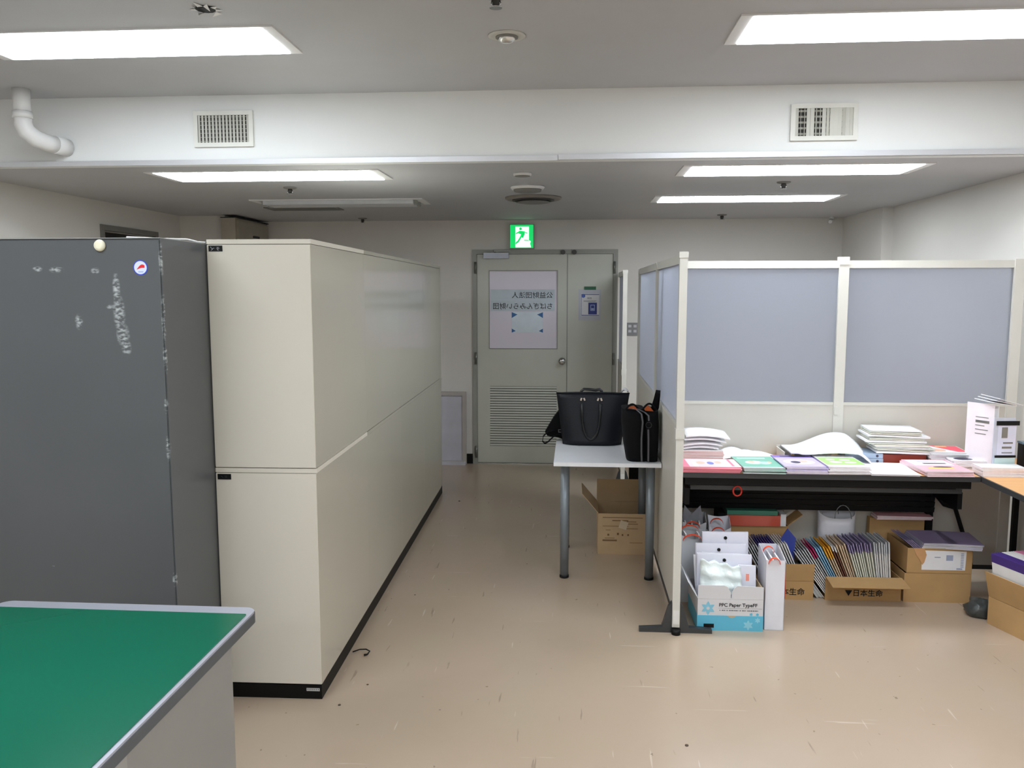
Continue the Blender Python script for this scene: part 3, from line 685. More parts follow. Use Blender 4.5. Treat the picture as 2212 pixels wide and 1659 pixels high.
# tote
tt = thing('tote_bag', 'dark leather tote bag with looped handles on the white table', 'bag', (.11, 5.17, WZ))
def tote_pt(uu, vv, s):
    # uu -1..1 across, vv 0..1 up, s -1 front, +1 back
    hw = .182+.045*vv
    bulge = .055*(1-.55*vv)*(1-(abs(uu))**4)+.028*(1-vv)
    return (.112+uu*hw+.004*vv, 5.185+s*(bulge+.004), WZ+.002+vv*.318*(1+.012*(1-uu*uu)*vv))
mb = MB()
NU, NV = 16, 10
rows = []
for j in range(NV+1):
    v = j/NV
    ring = [mb.bm.verts.new(tote_pt(-1+2*i/NU, v, -1)) for i in range(NU+1)]+[mb.bm.verts.new(tote_pt(1-2*i/NU, v, 1)) for i in range(NU+1)]
    rows.append(ring)
for a, b in zip(rows, rows[1:]):
    n = len(a)
    for k in range(n):
        fc = mb.face([a[k], a[(k+1) % n], b[(k+1) % n], b[k]])
        if fc: fc.smooth = True
mb.face(rows[0])
o = wpart('bag_body', mb, M_leather, tt)
sm = o.modifiers.new('thickness', 'SOLIDIFY'); sm.thickness = .004; sm.offset = -1
wpart('top_band', MB().tube([tote_pt(-1+2*i/16, 1, -1) for i in range(17)], .004, 6), M_leather, tt)
# hanging front handle (loop) and raised rear handle
pts = []
for i in range(17):
    t = i/16; a = math.pi*t
    x = .105-.058*math.cos(a)*(1+.05*math.sin(a)); z = WZ+.262-.222*math.sin(a)**.8
    pts.append((x, 5.185-.078-.01*math.sin(a), z))
wpart('handle', MB().tube(pts, .0065, 8, 1.5), mat('handle_black', (10, 11, 14), .4), tt)
pts = [(.04, 5.235, WZ+.30), (.045, 5.235, WZ+.325), (.06, 5.235, WZ+.338), (.10, 5.235, WZ+.336), (.135, 5.235, WZ+.332), (.16, 5.235, WZ+.338), (.172, 5.235, WZ+.325), (.175, 5.235, WZ+.30)]
wpart('handle', MB().tube(pts, .0065, 8, 1.5), mat('handle_black', (10, 11, 14), .4), tt)
for x in (.043, .063, .147, .167):
    wpart('stud', MB().obox((x, 5.128, WZ+.287), (.010, .006, .018), rotY(.35 if x in (.043, .147) else -.35)).bevel(.002), M_chrome, tt)
solo('white_tissue', MB().grid(lambda a, b: (.285+.055*a, 5.23+.03*b, WZ+.30+.038*math.sin(a*2.6)+.008*math.sin(7*a+5*b)), 8, 4, .002), M_paper, 'scrap of white tissue sticking up behind the tote bag', 'tissue', (.31, 5.25, WZ+.3))
# bag behind, left
sb = thing('shoulder_bag', 'dark cloth bag slumped behind the tote, strap hanging over the table edge', 'bag', (-.1, 5.30, WZ))
poly = [(-.05, 5.272, WZ+.002), (-.10, 5.272, WZ+.02), (-.17, 5.272, WZ+.03), (-.185, 5.272, WZ+.055), (-.165, 5.272, WZ+.09), (-.13, 5.272, WZ+.15), (-.10, 5.272, WZ+.19), (.1, 5.272, WZ+.24), (.25, 5.272, WZ+.2), (.27, 5.272, WZ+.002)]
wpart('bag_body', MB().prism(poly, (0, .07, 0)).bevel(.016, 3), M_nylon, sb)
wpart('strap', MB().ribbon([(-.12, 5.265, WZ+.07), (-.165, 5.26, WZ+.06), (-.195, 5.255, WZ+.03), (-.20, 5.25, WZ+.0), (-.185, 5.25, WZ-.015), (-.165, 5.25, WZ-.005), (-.13, 5.25, WZ+.03), (-.08, 5.255, WZ+.05)], (0, .022, .004), .004), M_nylon, sb)
wpart('buckle', frame_xz(MB(), -.10, -.065, WZ+.055, WZ+.075, 5.255, 5.262, .004), M_zip, sb)
# black rucksack seen from its narrow side
bp_ = thing('black_backpack', 'black backpack with grey zips and orange lining beside the tote bag', 'bag', (.40, 4.70, WZ))
def lobe(x0, x1, y0, y1, z1, tw=0):
    mb = MB(); rows = []
    for j in range(11):
        v = j/10; z = WZ+.002+v*(z1-WZ-.002)
        sh = .88+.12*math.sin(min(1, v*2.2)*math.pi/2)-.10*max(0, v-.75)/.25
        ring = []
        for k in range(24):
            a = 2*math.pi*k/24; ca, sa = math.cos(a), math.sin(a)
            ex_ = .55
            ring.append(mb.bm.verts.new(((x0+x1)/2+tw*(1-v)+(x1-x0)/2*sh*math.copysign(abs(ca)**ex_, ca), (y0+y1)/2+(y1-y0)/2*sh*math.copysign(abs(sa)**ex_, sa), z)))
        rows.append(ring)
    for a, b in zip(rows, rows[1:]):
        for k in range(24):
            fc = mb.face([a[k], a[(k+1) % 24], b[(k+1) % 24], b[k]]); fc.smooth = True
    mb.face(rows[0][::-1]); mb.face(rows[-1]); return mb
wpart('main_compartment', lobe(.262, .400, 4.615, 4.86, .995, .028), M_nylon, bp_)
wpart('front_compartment', lobe(.392, .476, 4.608, 4.86, .985, .0), M_nylon, bp_)
wpart('zip', MB().ribbon([(.30, 4.63, 1.003), (.345, 4.612, .998), (.372, 4.604, .975), (.379, 4.600, .93), (.374, 4.604, .84), (.375, 4.606, .76), (.378, 4.610, .708)], (.009, 0, .001), .003), M_zip, bp_)
wpart('zip', MB().ribbon([(.41, 4.597, .89), (.412, 4.596, .83), (.413, 4.600, .76), (.414, 4.606, .708)], (.009, 0, 0), .003), M_zip, bp_)
wpart('zip', MB().ribbon([(.345, 4.63, 1.003), (.39, 4.598, .985), (.41, 4.594, .968), (.412, 4.590, .94)], (.008, .0, .002), .003), M_zip, bp_)
M_ol = mat('orange_lining', (176, 84, 34), .7)
wpart('orange_lining', MB().prism([(.300, 4.625, 1.001), (.335, 4.622, 1.012), (.352, 4.622, .998)], (0, .06, 0)), M_ol, bp_)
wpart('orange_lining', MB().prism([(.392, 4.622, .992), (.402, 4.62, 1.018), (.42, 4.62, 1.012), (.44, 4.62, .988)], (0, .06, 0)), M_ol, bp_)
def arch(x0, x1, zt, y=4.63):
    return [(x0+(x1-x0)*i/10, y, .995+(zt-.995)*math.sin(math.pi*i/10)) for i in range(11)]
wpart('opening_rim', MB().tube(arch(.285, .360, 1.026), .0055, 8).tube(arch(.378, .455, 1.030), .0055, 8), M_nylon, bp_)
wpart('ring', MB().tube([(.412+.016*math.cos(a), 4.598, .915+.016*math.sin(a)) for a in [2*math.pi*i/16 for i in range(17)]], .0018, 6), mat('dark_ring', (48, 48, 52), .3, .5), bp_)
wpart('strap', MB().ribbon([(.440, 4.68, .96), (.444, 4.66, 1.01), (.454, 4.65, 1.05), (.462, 4.65, 1.085), (.466, 4.66, 1.098), (.468, 4.69, 1.07), (.466, 4.72, 1.0), (.456, 4.74, .96)], (.026, 0, -.003), .010), M_nylon, bp_)

# ------------------------------------------------------------------ cartons
def carton(name, label, loc, rotz, w, d, h, flaps, m=M_card, group=None, left_h=None, t=.004, right_h=None):
    """open carton: local X width, Y depth (front at y=0), flaps {side:(angle from upright outward, length)}"""
    o = thing(name, label, 'box', loc, rotz, group)
    b = MB()
    b.box(0, w, 0, d, 0, t); b.box(0, w, 0, t, t, h); b.box(0, w, d-t, d, t, h)
    b.box(0, t, t, d-t, t, left_h if left_h is not None else h); b.box(w-t, w, t, d-t, t, right_h if right_h is not None else h)
    build('box_body', b, m, o)
    for sd, (ang, ln) in flaps.items():
        a = R(ang); out, up = math.sin(a)*ln, math.cos(a)*ln
        g = .0015
        if sd == 'front': P = [(0, 0, h+g), (w, 0, h+g), (w, -out, h+up), (0, -out, h+up)]; n = (0, t*math.cos(a), t*math.sin(a))
        if sd == 'back': P = [(0, d, h+g), (w, d, h+g), (w, d+out, h+up), (0, d+out, h+up)]; n = (0, -t*math.cos(a), t*math.sin(a))
        if sd == 'left': P = [(0, 0, h+g), (0, d, h+g), (-out, d, h+up), (-out, 0, h+up)]; n = (t*math.cos(a), 0, t*math.sin(a))
        if sd == 'right': P = [(w, 0, h+g), (w, d, h+g), (w+out, d, h+up), (w+out, 0, h+up)]; n = (-t*math.cos(a), 0, t*math.sin(a))
        build('flap', MB().prism(P, n), m, o)
    return o
# open carton under the white table
c1 = carton('open_carton', 'open brown carton with raised flaps under the white table', (.155, 5.145, 0), 0, .325, .31, .262, {'back': (4, .15), 'left': (40, .16)}, M_card2)
M_print = mat('faded_brown_print', (120, 94, 62), .8)
pr = MB()
for (a, b, c_, d) in ((.03, .18, .16, .003), (.03, .235, .25, .004), (.09, .215, .10, .006), (.17, .165, .08, .003), (.05, .155, .03, .003), (.06, .12, .012, .012), (.12, .125, .012, .014), (.15, .12, .01, .012), (.185, .12, .01, .012), (.03, .085, .09, .010), (.20, .075, .08, .003), (.045, .103, .06, .003), (.16, .195, .09, .004), (.18, .21, .06, .004)):
    pr.box(a, a+c_, -.001, 0, b, b+d)
build('printing', pr, M_print, c1)
build('tape_patch', MB().obox((.16, -.0012, .19), (.05, .0008, .05), rotY(.3)), mat('pale_tape', (206, 190, 164), .5), c1)

# copy-paper box at the front post
M_pw = mat('paper_box_white', (206, 206, 210), .6, var=.02); M_pb = mat('paper_box_blue', (92, 178, 208), .6, var=.03)
pb = thing('copy_paper_box', 'white and blue copy paper box with snowflakes by the front post', 'box', (.61, 3.985, 0), .012)
W_, D_, H_, T_ = .315, .30, .158, .004
b = MB(); b.box(0, W_, 0, D_, .003, T_); b.box(T_, W_-T_, 0, T_, T_, H_); b.box(T_, W_-T_, D_-T_, D_, T_, H_); b.box(0, T_, 0, D_, T_, H_); b.box(W_-T_, W_, 0, D_, T_, H_)
build('box_body', b, M_pw, pb)
build('blue_band', MB().box(-.0015, W_+.0015, -.0015, 0, 0, .076).box(-.0015, 0, 0, D_, 0, .076).box(W_, W_+.0015, 0, D_, 0, .076), M_pb, pb)
fp = [(0, 0, H_+.001), (W_, 0, H_+.001), (W_, 0, H_+.064), (W_*.60, 0, H_+.068), (W_*.56, 0, H_+.058), (W_*.52, 0, H_+.035), (W_*.515, 0, H_+.006), (W_*.505, 0, H_+.006), (W_*.50, 0, H_+.035), (W_*.45, 0, H_+.062), (W_*.40, 0, H_+.069), (0, 0, H_+.069)]
build('flap', MB().prism([(x, y-.02*(z-H_)/.07*0, z) for x, y, z in fp], (0, .003, 0)), M_pw, pb)
build('flap', MB().prism([(0, .0, H_+.001), (0, D_, H_+.001), (-.045, D_-.01, H_+.075), (-.045, .02, H_+.075)], (.003, 0, 0)), M_pw, pb)
build('inner_side', MB().box(W_-.008, W_-.0045, .005, D_-.005, T_, H_+.06), M_card2, pb)
def snowflake(mb, cx_, cz, rr, y, th=.0004):
    pts = []
    for i in range(24):
        a = math.pi*2*i/24+math.pi/6; k = (1, .72, .52, .72)[i % 4]
        pts.append((cx_+rr*k*math.cos(a), y, cz+rr*k*math.sin(a)))
    mb.prism(pts, (0, -th, 0))
mb = MB(); snowflake(mb, .050, .112, .036, -.0005); so = build('snowflake_print', mb, mat('snow_blue', (128, 190, 214), .6), pb)
mb = MB(); mb.lathe((.05, -.001, .112), [(.008, 0), (.008, .0004)], n=12, axis='y', sgn=-1); build('snowflake_centre', mb, M_pw, so)
mb = MB(); snowflake(mb, .245, .030, .026, -.0016); snowflake(mb, .29, .055, .015, -.0016); build('snowflake_print', mb, mat('snow_pale', (136, 198, 218), .6), pb)
mb = MB(); snowflake(mb, .258, .084, .009, -.0002); snowflake(mb, .288, .084, .009, -.0002); build('snowflake_print', mb, M_pb, pb)
cth, sth = math.cos(.012), math.sin(.012)
def pbw(x, y, z): return (.61+x*cth-y*sth, 3.985+x*sth+y*cth, z)
text('lettering', 'PPC Paper TypeFF', .024, M_ink, pb, pbw(.102, -.0008, .122), (cth, sth, 0), (0, 0, 1), bold=.0004, sx=1.02)
mb = MB(); mb.box(.1, .31, -.0006, 0, .1125, .1133)
random.seed(3); x = .106
while x < .295:
    ww = random.choice((.004, .006, .009)); mb.box(x, x+ww, -.0006, 0, .100, .1045); x += ww+random.choice((.002, .002, .006))
build('small_print', mb, mat('grey_ink', (90, 90, 96), .6), pb)
build('tab_slot', MB().prism([(.142+.045*i/8, -.0016, .0765-.011*math.sin(math.pi*i/8)) for i in range(9)], (0, -.0006, 0)), M_card2, pb)
build('black_mark', MB().obox((.055, -.002, .024), (.05, .0008, .020)).bevel(.0003), M_black, pb)
# white button pouches
M_pouch = mat('white_pouch_vinyl', (222, 222, 234), .4, var=.02)
for i, (x, y, zt, w_, bx_, lab) in enumerate(((.785, 4.215, .418, .235, .0, 'tallest'), (.752, 4.165, .372, .255, -.010, 'middle'), (.757, 4.10, .340, .27, .0, 'front'))):
    t = thing('button_pouch', '%s white pouch with black clasp standing in the copy paper box' % lab, 'pouch', (x, y, .012), R(2-i*2), 'white clasp pouches in the copy paper box')
    h = zt-.012; lean = rotX(R(-8))
    build('pouch_body', MB().obox(lean@Vector((0, 0, h/2)), (w_, .018, h), lean).bevel(.006, 2), M_pouch, t)
    q = lean@Vector((bx_-.0, -.0095, h-.034))
    pf = build('pouch_flap', MB().obox(lean@Vector((0, -.0105, h-.034)), (w_-.008, .002, .062), lean).bevel(.0008), M_pouch, t)
    build('clasp', MB().lathe(lean@Vector((bx_, -.0118, h-.03)), [(.0085, 0), (.0085, .004), (.006, .006)], n=18, axis='y', sgn=-1), M_black, pf)
    build('clasp_cord', MB().obox(lean@Vector((bx_+.004, -.012, h-.052)), (.001, .001, .03), lean), M_mid, pf)
for j in range(2):
    solo('white_envelope', MB().obox((.735+.02*j, 4.143+.018*j, .175), (.235-.02*j, .006, .31), rotX(R(-8))@rotY(R(-3+5*j))), M_paper, ('blank white envelope tilted left between the clasp pouches', 'blank white envelope just behind the front clasp pouch')[j], 'envelope', (.73, 4.14, .02))
M_poly = mat('plastic_wrap', (222, 232, 232), .18, var=.05, scale=14, bump=.5, bscale=24, coat=.4)
def wrapf(a, b):
    x = .63+.20*a; z = .16+.17*b*(1-.22*a)
    return (x, 4.035+.045*b+.010*math.sin(a*9+b*4)+.006*math.sin(b*17), z)
mb = MB(); nu, nv = 18, 14
def wr(a, b, s): 
    p = Vector(wrapf(a, b)); k = math.sin(math.pi*max(.02, min(.98, a)))**.4*math.sin(math.pi*max(.03, min(.97, b)))**.4
    return p+Vector((0, s*.020*k, .006*math.sin(a*22)*b))
A = [[mb.bm.verts.new(wr(i/nu, j/nv, -1)) for j in range(nv+1)] for i in range(nu+1)]; B = [[mb.bm.verts.new(wr(i/nu, j/nv, 1)) for j in range(nv+1)] for i in range(nu+1)]
for i in range(nu):
    for j in range(nv):
        for g in (A, B):
            fc = mb.face([g[i][j], g[i+1][j], g[i+1][j+1], g[i][j+1]]); fc.smooth = True
for i in range(nu): mb.face([A[i][0], A[i+1][0], B[i+1][0], B[i][0]]); mb.face([A[i][nv], A[i+1][nv], B[i+1][nv], B[i][nv]])
for j in range(nv): mb.face([A[0][j], A[0][j+1], B[0][j+1], B[0][j]]); mb.face([A[nu][j], A[nu][j+1], B[nu][j+1], B[nu][j]])
solo('plastic_wrapped_bundle', mb, M_poly, 'crinkled plastic-wrapped bundle leaning in the front of the copy paper box', 'bundle', (.72, 4.03, .05))
cc = thing('white_card_pack', 'white card pack with small orange patch at right in the copy paper box', 'pack', (.86, 4.05, .01), R(-3))
build('pack_body', MB().obox(rotX(R(-9))@Vector((0, 0, .15)), (.085, .02, .28), rotX(R(-9))).bevel(.003), M_pouch, cc)
build('orange_patch', MB().obox(rotX(R(-9))@Vector((.002, -.0108, .232)), (.015, .001, .034), rotX(R(-9))), mat('salmon_print', (242, 150, 130), .5), cc)

# paper bags
def paper_bag(label, loc, rotz, w_, d_, h, slope, m=M_bagp, stuff=3, ribbons=True, group='white paper bags with orange ribbons', dip=0.0):
    t = thing('paper_bag', label, 'paper bag', loc, rotz, group); th = .002
    hb = h+slope
    sd = lambda x: [(x, 0, 0), (x, d_, 0), (x, d_, hb), (x, d_*.75, hb), (x, 0, h)]
    def front(y, hh, dp):
        n = 10; return [(0, y, 0), (w_, y, 0)]+[(w_-w_*i/n, y, hh-dp*math.sin(math.pi*i/n)) for i in range(n+1)]
    b = MB(); b.prism(front(0, h, dip), (0, th, 0)); b.prism(front(d_-th, hb, dip*.3), (0, th, 0)); b.prism(sd(0), (th, 0, 0)); b.prism(sd(w_-th), (th, 0, 0)); b.box(0, w_, 0, d_, 0, th)
    build('bag_body', b, m, t)
    for k in range(stuff):
        x = w_*(k+.7)/(stuff+.4)
        build('contents', MB().obox((x, d_*.5, h*.5+.0), (.007, d_*.8, h*.985-.004), rotY(R(-3+random.uniform(-1, 1)))), M_paper, t)
    if ribbons:
        for y0, zz in ((-.003, h-.012-dip*.6), (d_*.7, h+.0)):
            build('ribbon', MB().ribbon([(w_*(.42-.30*math.cos(math.pi*i/10)), y0-.004*math.sin(math.pi*i/10), zz-.006+.032*math.sin(math.pi*i/10)) for i in range(11)], (0, .012, .003), .0015), M_orange, t)
    return t
random.seed(11)
paper_bag('tall narrow white paper bag packed with folders, right of the copy paper box', (.937, 4.01, 0), R(-1.5), .092, .205, .352, .022)
t = thing('orange_ribbon', 'red-orange ribbon hanging down the right side of the tall white bag', 'ribbon', (1.03, 4.03, .1))
wpart('strip', MB().ribbon([(1.034, 4.05, .335), (1.037, 4.05, .25), (1.040, 4.05, .2), (1.039, 4.05, .15)], (0, .03, 0), .0015), M_orange, t)
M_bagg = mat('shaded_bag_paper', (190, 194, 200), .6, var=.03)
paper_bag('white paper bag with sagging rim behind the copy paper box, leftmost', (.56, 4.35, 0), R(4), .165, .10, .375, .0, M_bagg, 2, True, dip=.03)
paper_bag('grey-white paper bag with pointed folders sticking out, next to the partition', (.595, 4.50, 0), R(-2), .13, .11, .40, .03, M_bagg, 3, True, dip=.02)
paper_bag('white paper bag with curved rim, left of the red package', (.733, 4.46, 0), R(-4), .115, .12, .385, .035, M_bagp, 0, True, dip=.025)
for k, (x, lean) in enumerate(((.632, -9), (.668, 8))):
    solo('grey_folder', MB().prism([(x-.03, 4.54, .08), (x+.03, 4.54, .08), (x+.045, 4.545, .40), (x+(-.02 if k == 0 else .03), 4.55, .478), (x-.03, 4.545, .42)], (0, .006, 0)), mat('smoke_folder', (120, 122, 130), .4), ('grey pointed folder in the paper bag nearest the partition', 'grey slanted folder rising right of the pointed one in the same bag')[k], 'folder', (x, 4.545, .08))
# white bag with round mouth and string handles
rb = thing('round_mouth_bag', 'white bag with wide oval mouth and thin string handles under the folding table', 'paper bag', (1.485, 4.728, 0))
mb = MB(); rows = []
for j in range(9):
    v = j/8
    rows.append([mb.bm.verts.new((1.485+(.095+.008*v)*math.copysign(abs(math.cos(a))**.7, math.cos(a)), 4.728+(.045+.012*v)*math.sin(a), .0+.405*v-(.012*math.cos(a)**2*v)*(-1)-.02*v*(math.sin(a) < -.3)*abs(math.sin(a)))) for a in [2*math.pi*k/32 for k in range(32)]])
for a, b in zip(rows, rows[1:]):
    for k in range(32): fc = mb.face([a[k], a[(k+1) % 32], b[(k+1) % 32], b[k]]); fc.smooth = True
mb.face(rows[0][::-1])
o = wpart('bag_body', mb, M_bagp, rb); sm = o.modifiers.new('thickness', 'SOLIDIFY'); sm.thickness = .002
wpart('interior_shade', MB().lathe((1.485, 4.728, .30), [(.042, 0), (.040, .05), (.03, .06)], n=20), M_black, rb)  # black core added to stand for the shade inside the bag
M_cord = mat('clear_cord', (130, 134, 138), .3)
for y, s in ((4.675, 1), (4.775, -1)):
    wpart('handle', MB().tube([(1.485+.045*math.cos(math.pi*i/10)+.02*s, y+.01*math.sin(math.pi*i/10), .385+.075*math.sin(math.pi*i/10)) for i in range(11)], .0022, 6), M_cord, rb)

# ------------------------------------------------------------------ folding table with modesty panel, second table
FT = .72
ft = thing('folding_table', 'wood-topped folding table covered in paper piles in front of the partition', 'table', (1.3, 4.55, 0))
FX0, FX1, FY0, FY1 = .565, 2.045, 4.285, 4.80
wpart('tabletop', MB().box(FX0, FX1, FY0+.004, FY1, FT-.024, FT).bevel(.002), M_wood, ft)
wpart('front_edge', MB().box(FX0, FX1, FY0-.002, FY0+.004, FT-.027, FT-.001), M_greyedge, ft)
wpart('apron', MB().box(FX0+.02, FX1-.02, FY0+.05, FY0+.07, FT-.075, FT-.026), M_blackm, ft)
for k in range(7):
    wpart('shelf_bar', MB().box(FX0+.05, FX1-.05, FY0+.10+k*.05, FY0+.108+k*.05, FT-.100, FT-.092), M_blackm, ft)
wpart('shelf_lip', MB().box(FX0+.05, FX1-.05, FY0+.08, FY0+.088, FT-.108, FT-.085), M_foot, ft)
for k in range(6):
    z = FT-.125-k*.031
    wpart('modesty_slat', MB().obox(((FX0+FX1)/2, FY1-.10, z), (FX1-FX0-.08, .006, .030), rotX(R(12))), M_blackm, ft)
for x in (FX0+.04, FX1-.04):
    wpart('leg', MB().box(x-.018, x+.018, FY1-.047, FY1-.015, .0, FT-.026).bevel(.003), M_blackm, ft)
    wpart('leg_bracket', MB().box(x-.012, x+.012, FY0+.12, FY1-.05, FT-.2, FT-.11), M_blackm, ft)
wpart('leg_brace', MB().tube([(FX1-.02, FY1-.06, FT-.20), (FX1+.03, FY1-.06, FT-.26), (FX1+.09, FY1-.06, FT-.28), (FX1+.17, FY1-.05, FT-.50), (FX1+.2, FY1-.05, FT-.62)], .012, 8), M_blackm, ft)
rp = MB().grid(lambda a, b: (.83+.30*a, 4.40+.12*b, FT-.086+.004+.010*(1-a)), 4, 2, .003)
solo('shelf_sheet', rp, mat('dull_grey_card', (96, 98, 100), .5), 'long grey card lying on the shelf under the folding table top', 'card', (.97, 4.45, FT-.085))
solo('red_ring', MB().tube([(.858+.022*math.cos(a), 4.362, .612-.004+.026*math.sin(a)) for a in [2*math.pi*i/16 for i in range(17)]], .0045, 8), mat('red_plastic', (196, 44, 28), .45), 'red ring hanging under the front edge of the folding table', 'ring', (.858, 4.362, .58))

st2 = thing('side_table', 'second wood-topped table along the right wall with grey front edge', 'table', (2.27, 3.9, 0))
SX0, SX1, SY0, SY1 = 2.052, 2.488, 3.02, 4.79
wpart('tabletop', MB().box(SX0+.005, SX1, SY0, SY1, FT-.024, FT).bevel(.002), M_wood, st2)
wpart('edge_strip', MB().box(SX0-.003, SX0+.005, SY0, SY1, FT-.027, FT-.001), M_greyedge, st2)
for x, y in ((SX0+.12, SY0+.06), (SX1-.04, SY0+.06), (SX1-.04, SY1-.07)):
        wpart('leg', MB().box(x-.013, x+.013, y-.013, y+.013, 0, FT-.025).bevel(.003), M_blackm, st2)
wpart('back_panel', MB().box(SX1-.02, SX1-.012, SY0+.1, SY1-.4, .3, FT-.03), mat('grey_panel', (128, 130, 128), .5), st2)

# ------------------------------------------------------------------ booklets and paper piles
def booklet_proto(name, w_, d_, h, mtop, mpage):
    b = MB(); b.mi = 1; b.box(0, w_, 0, d_, .0004, h-.0004); b.mi = 0; b.box(-.0006, w_+.0006, -.0003, d_, h-.0004, h); b.box(-.0006, w_+.0006, -.0003, d_, 0, .0004)
    return build(name, b, [mtop, mpage])
def pile(kind, n, x, y, z, w_, d_, h, rot, mtop, mpage, label, toplabel, group, jit=.006, rj=2.2, prints=None, fan=(0, 0)):
    src = None
    for i in range(n):
        if src is None: o = booklet_proto(kind, w_, d_, h, mtop, mpage); src = o
        else: o = src.copy(); COL.objects.link(o)
        o.location = (x+random.uniform(-jit, jit)+fan[0]*i, y+random.uniform(-jit, jit)+fan[1]*i, z+i*(h+.0003)); o.rotation_euler = (0, 0, R(rot+random.uniform(-rj, rj)))
        tag(o, '%s, %s' % (label, ORD[i]) if i < n-1 else toplabel, 'booklet', group)
    if prints:
        for (nm, poly, mm, lv) in prints:
            build(nm, MB().prism([(px_*w_, py_*d_, h+lv*.0003) for px_, py_ in poly], (0, 0, .0003)), mm, o)
    return o
ORD = ['lowest', 'second from the bottom', 'third from the bottom', 'fourth from the bottom', 'fifth from the bottom', 'sixth from the bottom', 'seventh from the bottom', 'eighth from the bottom', 'ninth from the bottom', 'tenth from the bottom', 'eleventh from the bottom', 'twelfth from the bottom', 'thirteenth from the bottom']
NTH = ['leftmost'] + ['%s from the left' % w for w in ('second', 'third', 'fourth', 'fifth', 'sixth', 'seventh', 'eighth', 'ninth', 'tenth', 'eleventh', 'twelfth', 'thirteenth', 'fourteenth', 'fifteenth', 'sixteenth', 'seventeenth', 'eighteenth', 'nineteenth')] + ['twentieth from the left'] + ['twenty-%s from the left' % w for w in ('first', 'second', 'third', 'fourth', 'fifth', 'sixth', 'seventh', 'eighth', 'ninth')] + ['thirtieth from the left'] + ['thirty-%s from the left' % w for w in ('first', 'second', 'third', 'fourth', 'fifth', 'sixth')]
def rect(a, b, c, d): return [(a, c), (b, c), (b, d), (a, d)]
def ell(cx_, cy_, rx, ry, n=14): return [(cx_+rx*math.cos(2*math.pi*i/n), cy_+ry*math.sin(2*math.pi*i/n)) for i in range(n)]
M_pk = mat('pink_cover', (236, 120, 146), .35); M_pkl = mat('pale_pink_cover', (246, 208, 216), .35); M_wc = mat('white_cover', (236, 236, 238), .3)
M_tc = mat('teal_cover', (116, 180, 160), .35); M_pc = mat('violet_cover', (126, 100, 190), .35); M_lv = mat('lavender_print', (206, 196, 236), .35)
M_gc = mat('lime_cover', (160, 204, 116), .35); M_rose = mat('rose_cover', (238, 176, 190), .35); M_skin = mat('skin_tone_print', (226, 184, 164), .4)
M_dkp = mat('dark_print', (60, 56, 78), .4); M_yel = mat('yellow_print', (232, 208, 110), .4); M_red = mat('red_cover', (236, 78, 104), .35); M_pgp = mat('pink_page_edge', (232, 120, 140), .6)
M_pg = mat('page_edge', (226, 218, 222), .8, var=.05, scale=60); M_pgg = mat('grey_page_edge', (190, 190, 192), .8, var=.05, scale=60)
zt = FT+.0005
random.seed(21)
y0 = FY0-.006
pile('pink_booklet', 5, .562, y0, zt, .297, .205, .0062, 0, M_pkl, M_pgp, 'pink-edged booklet in the leftmost front pile on the folding table', 'topmost pink booklet of the leftmost front pile, with coloured figures', 'pink booklets in the leftmost pile', prints=[
    ('cover_print', rect(.0, .12, .02, .98), M_pk, 0), ('cover_print', rect(.2, .75, .1, .9), M_pkl, 1), ('cover_print', ell(.35, .5, .08, .16), M_skin, 2), ('cover_print', ell(.52, .45, .06, .18), mat('blue_figure', (108, 124, 190), .4), 2), ('cover_print', ell(.66, .55, .06, .14), M_skin, 2), ('cover_print', rect(.86, .9, .1, .95), M_pk, 1), ('cover_print', rect(.2, .28, -.0, .5), M_wc, 2)])
pile('teal_booklet', 5, .872, y0, zt, .212, .297, .006, 1, M_tc, M_pgg, 'teal booklet under the topmost one, second front pile', 'topmost teal booklet with family picture, second front pile', 'teal booklets in the second pile', prints=[
    ('cover_print', ell(.4, .45, .22, .14), M_wc, 0), ('cover_print', ell(.35, .5, .08, .1), M_skin, 1), ('cover_print', ell(.65, .4, .14, .12), mat('pale_teal', (180, 222, 220), .4), 1), ('cover_print', ell(.78, .45, .05, .08), M_skin, 2), ('cover_print', rect(.1, .8, .8, .86), M_wc, 0), ('cover_print', rect(0, 1, 0, .06), M_wc, 0)])
pile('violet_booklet', 7, 1.090, y0-.003, zt, .208, .297, .0055, -.5, M_pc, M_pg, 'violet booklet under the topmost one, third front pile', 'topmost violet booklet with oval picture, third front pile', 'violet booklets in the third pile', fan=(-.0015, .0006), prints=[
    ('cover_print', rect(.0, 1, 0, .78), mat('pale_violet', (188, 176, 226), .4), 0), ('cover_print', ell(.5, .4, .4, .24), M_lv, 1), ('cover_print', ell(.4, .36, .12, .1), M_dkp, 2), ('cover_print', ell(.62, .44, .1, .08), M_skin, 2), ('cover_print', rect(.2, .85, .86, .93), M_dkp, 0)])
pile('green_booklet', 7, 1.300, y0-.003, zt, .205, .297, .0058, 0, M_wc, M_pg, 'white and green booklet under the topmost one, fourth front pile', 'topmost green booklet with white lettering shapes, fourth front pile', 'green booklets in the fourth pile', fan=(-.001, 0), prints=[
    ('cover_print', rect(.02, .98, .18, .8), M_gc, 0), ('cover_print', ell(.3, .62, .12, .06), M_wc, 1), ('cover_print', ell(.65, .6, .14, .06), M_wc, 1), ('cover_print', ell(.35, .4, .16, .07), M_wc, 1), ('cover_print', ell(.7, .38, .15, .07), M_wc, 1)])
pile('white_leaflet', 3, 1.512, y0, zt, .235, .30, .0028, -1, M_wc, M_pg, 'thin white leaflet under the topmost one, low fifth pile', 'topmost white leaflet with faint text lines, low fifth pile', 'white leaflets in the fifth pile', prints=[('cover_print', rect(.1, .8, .2+.1*k, .215+.1*k), mat('faint_line', (200, 198, 216), .5), 0) for k in range(7)])
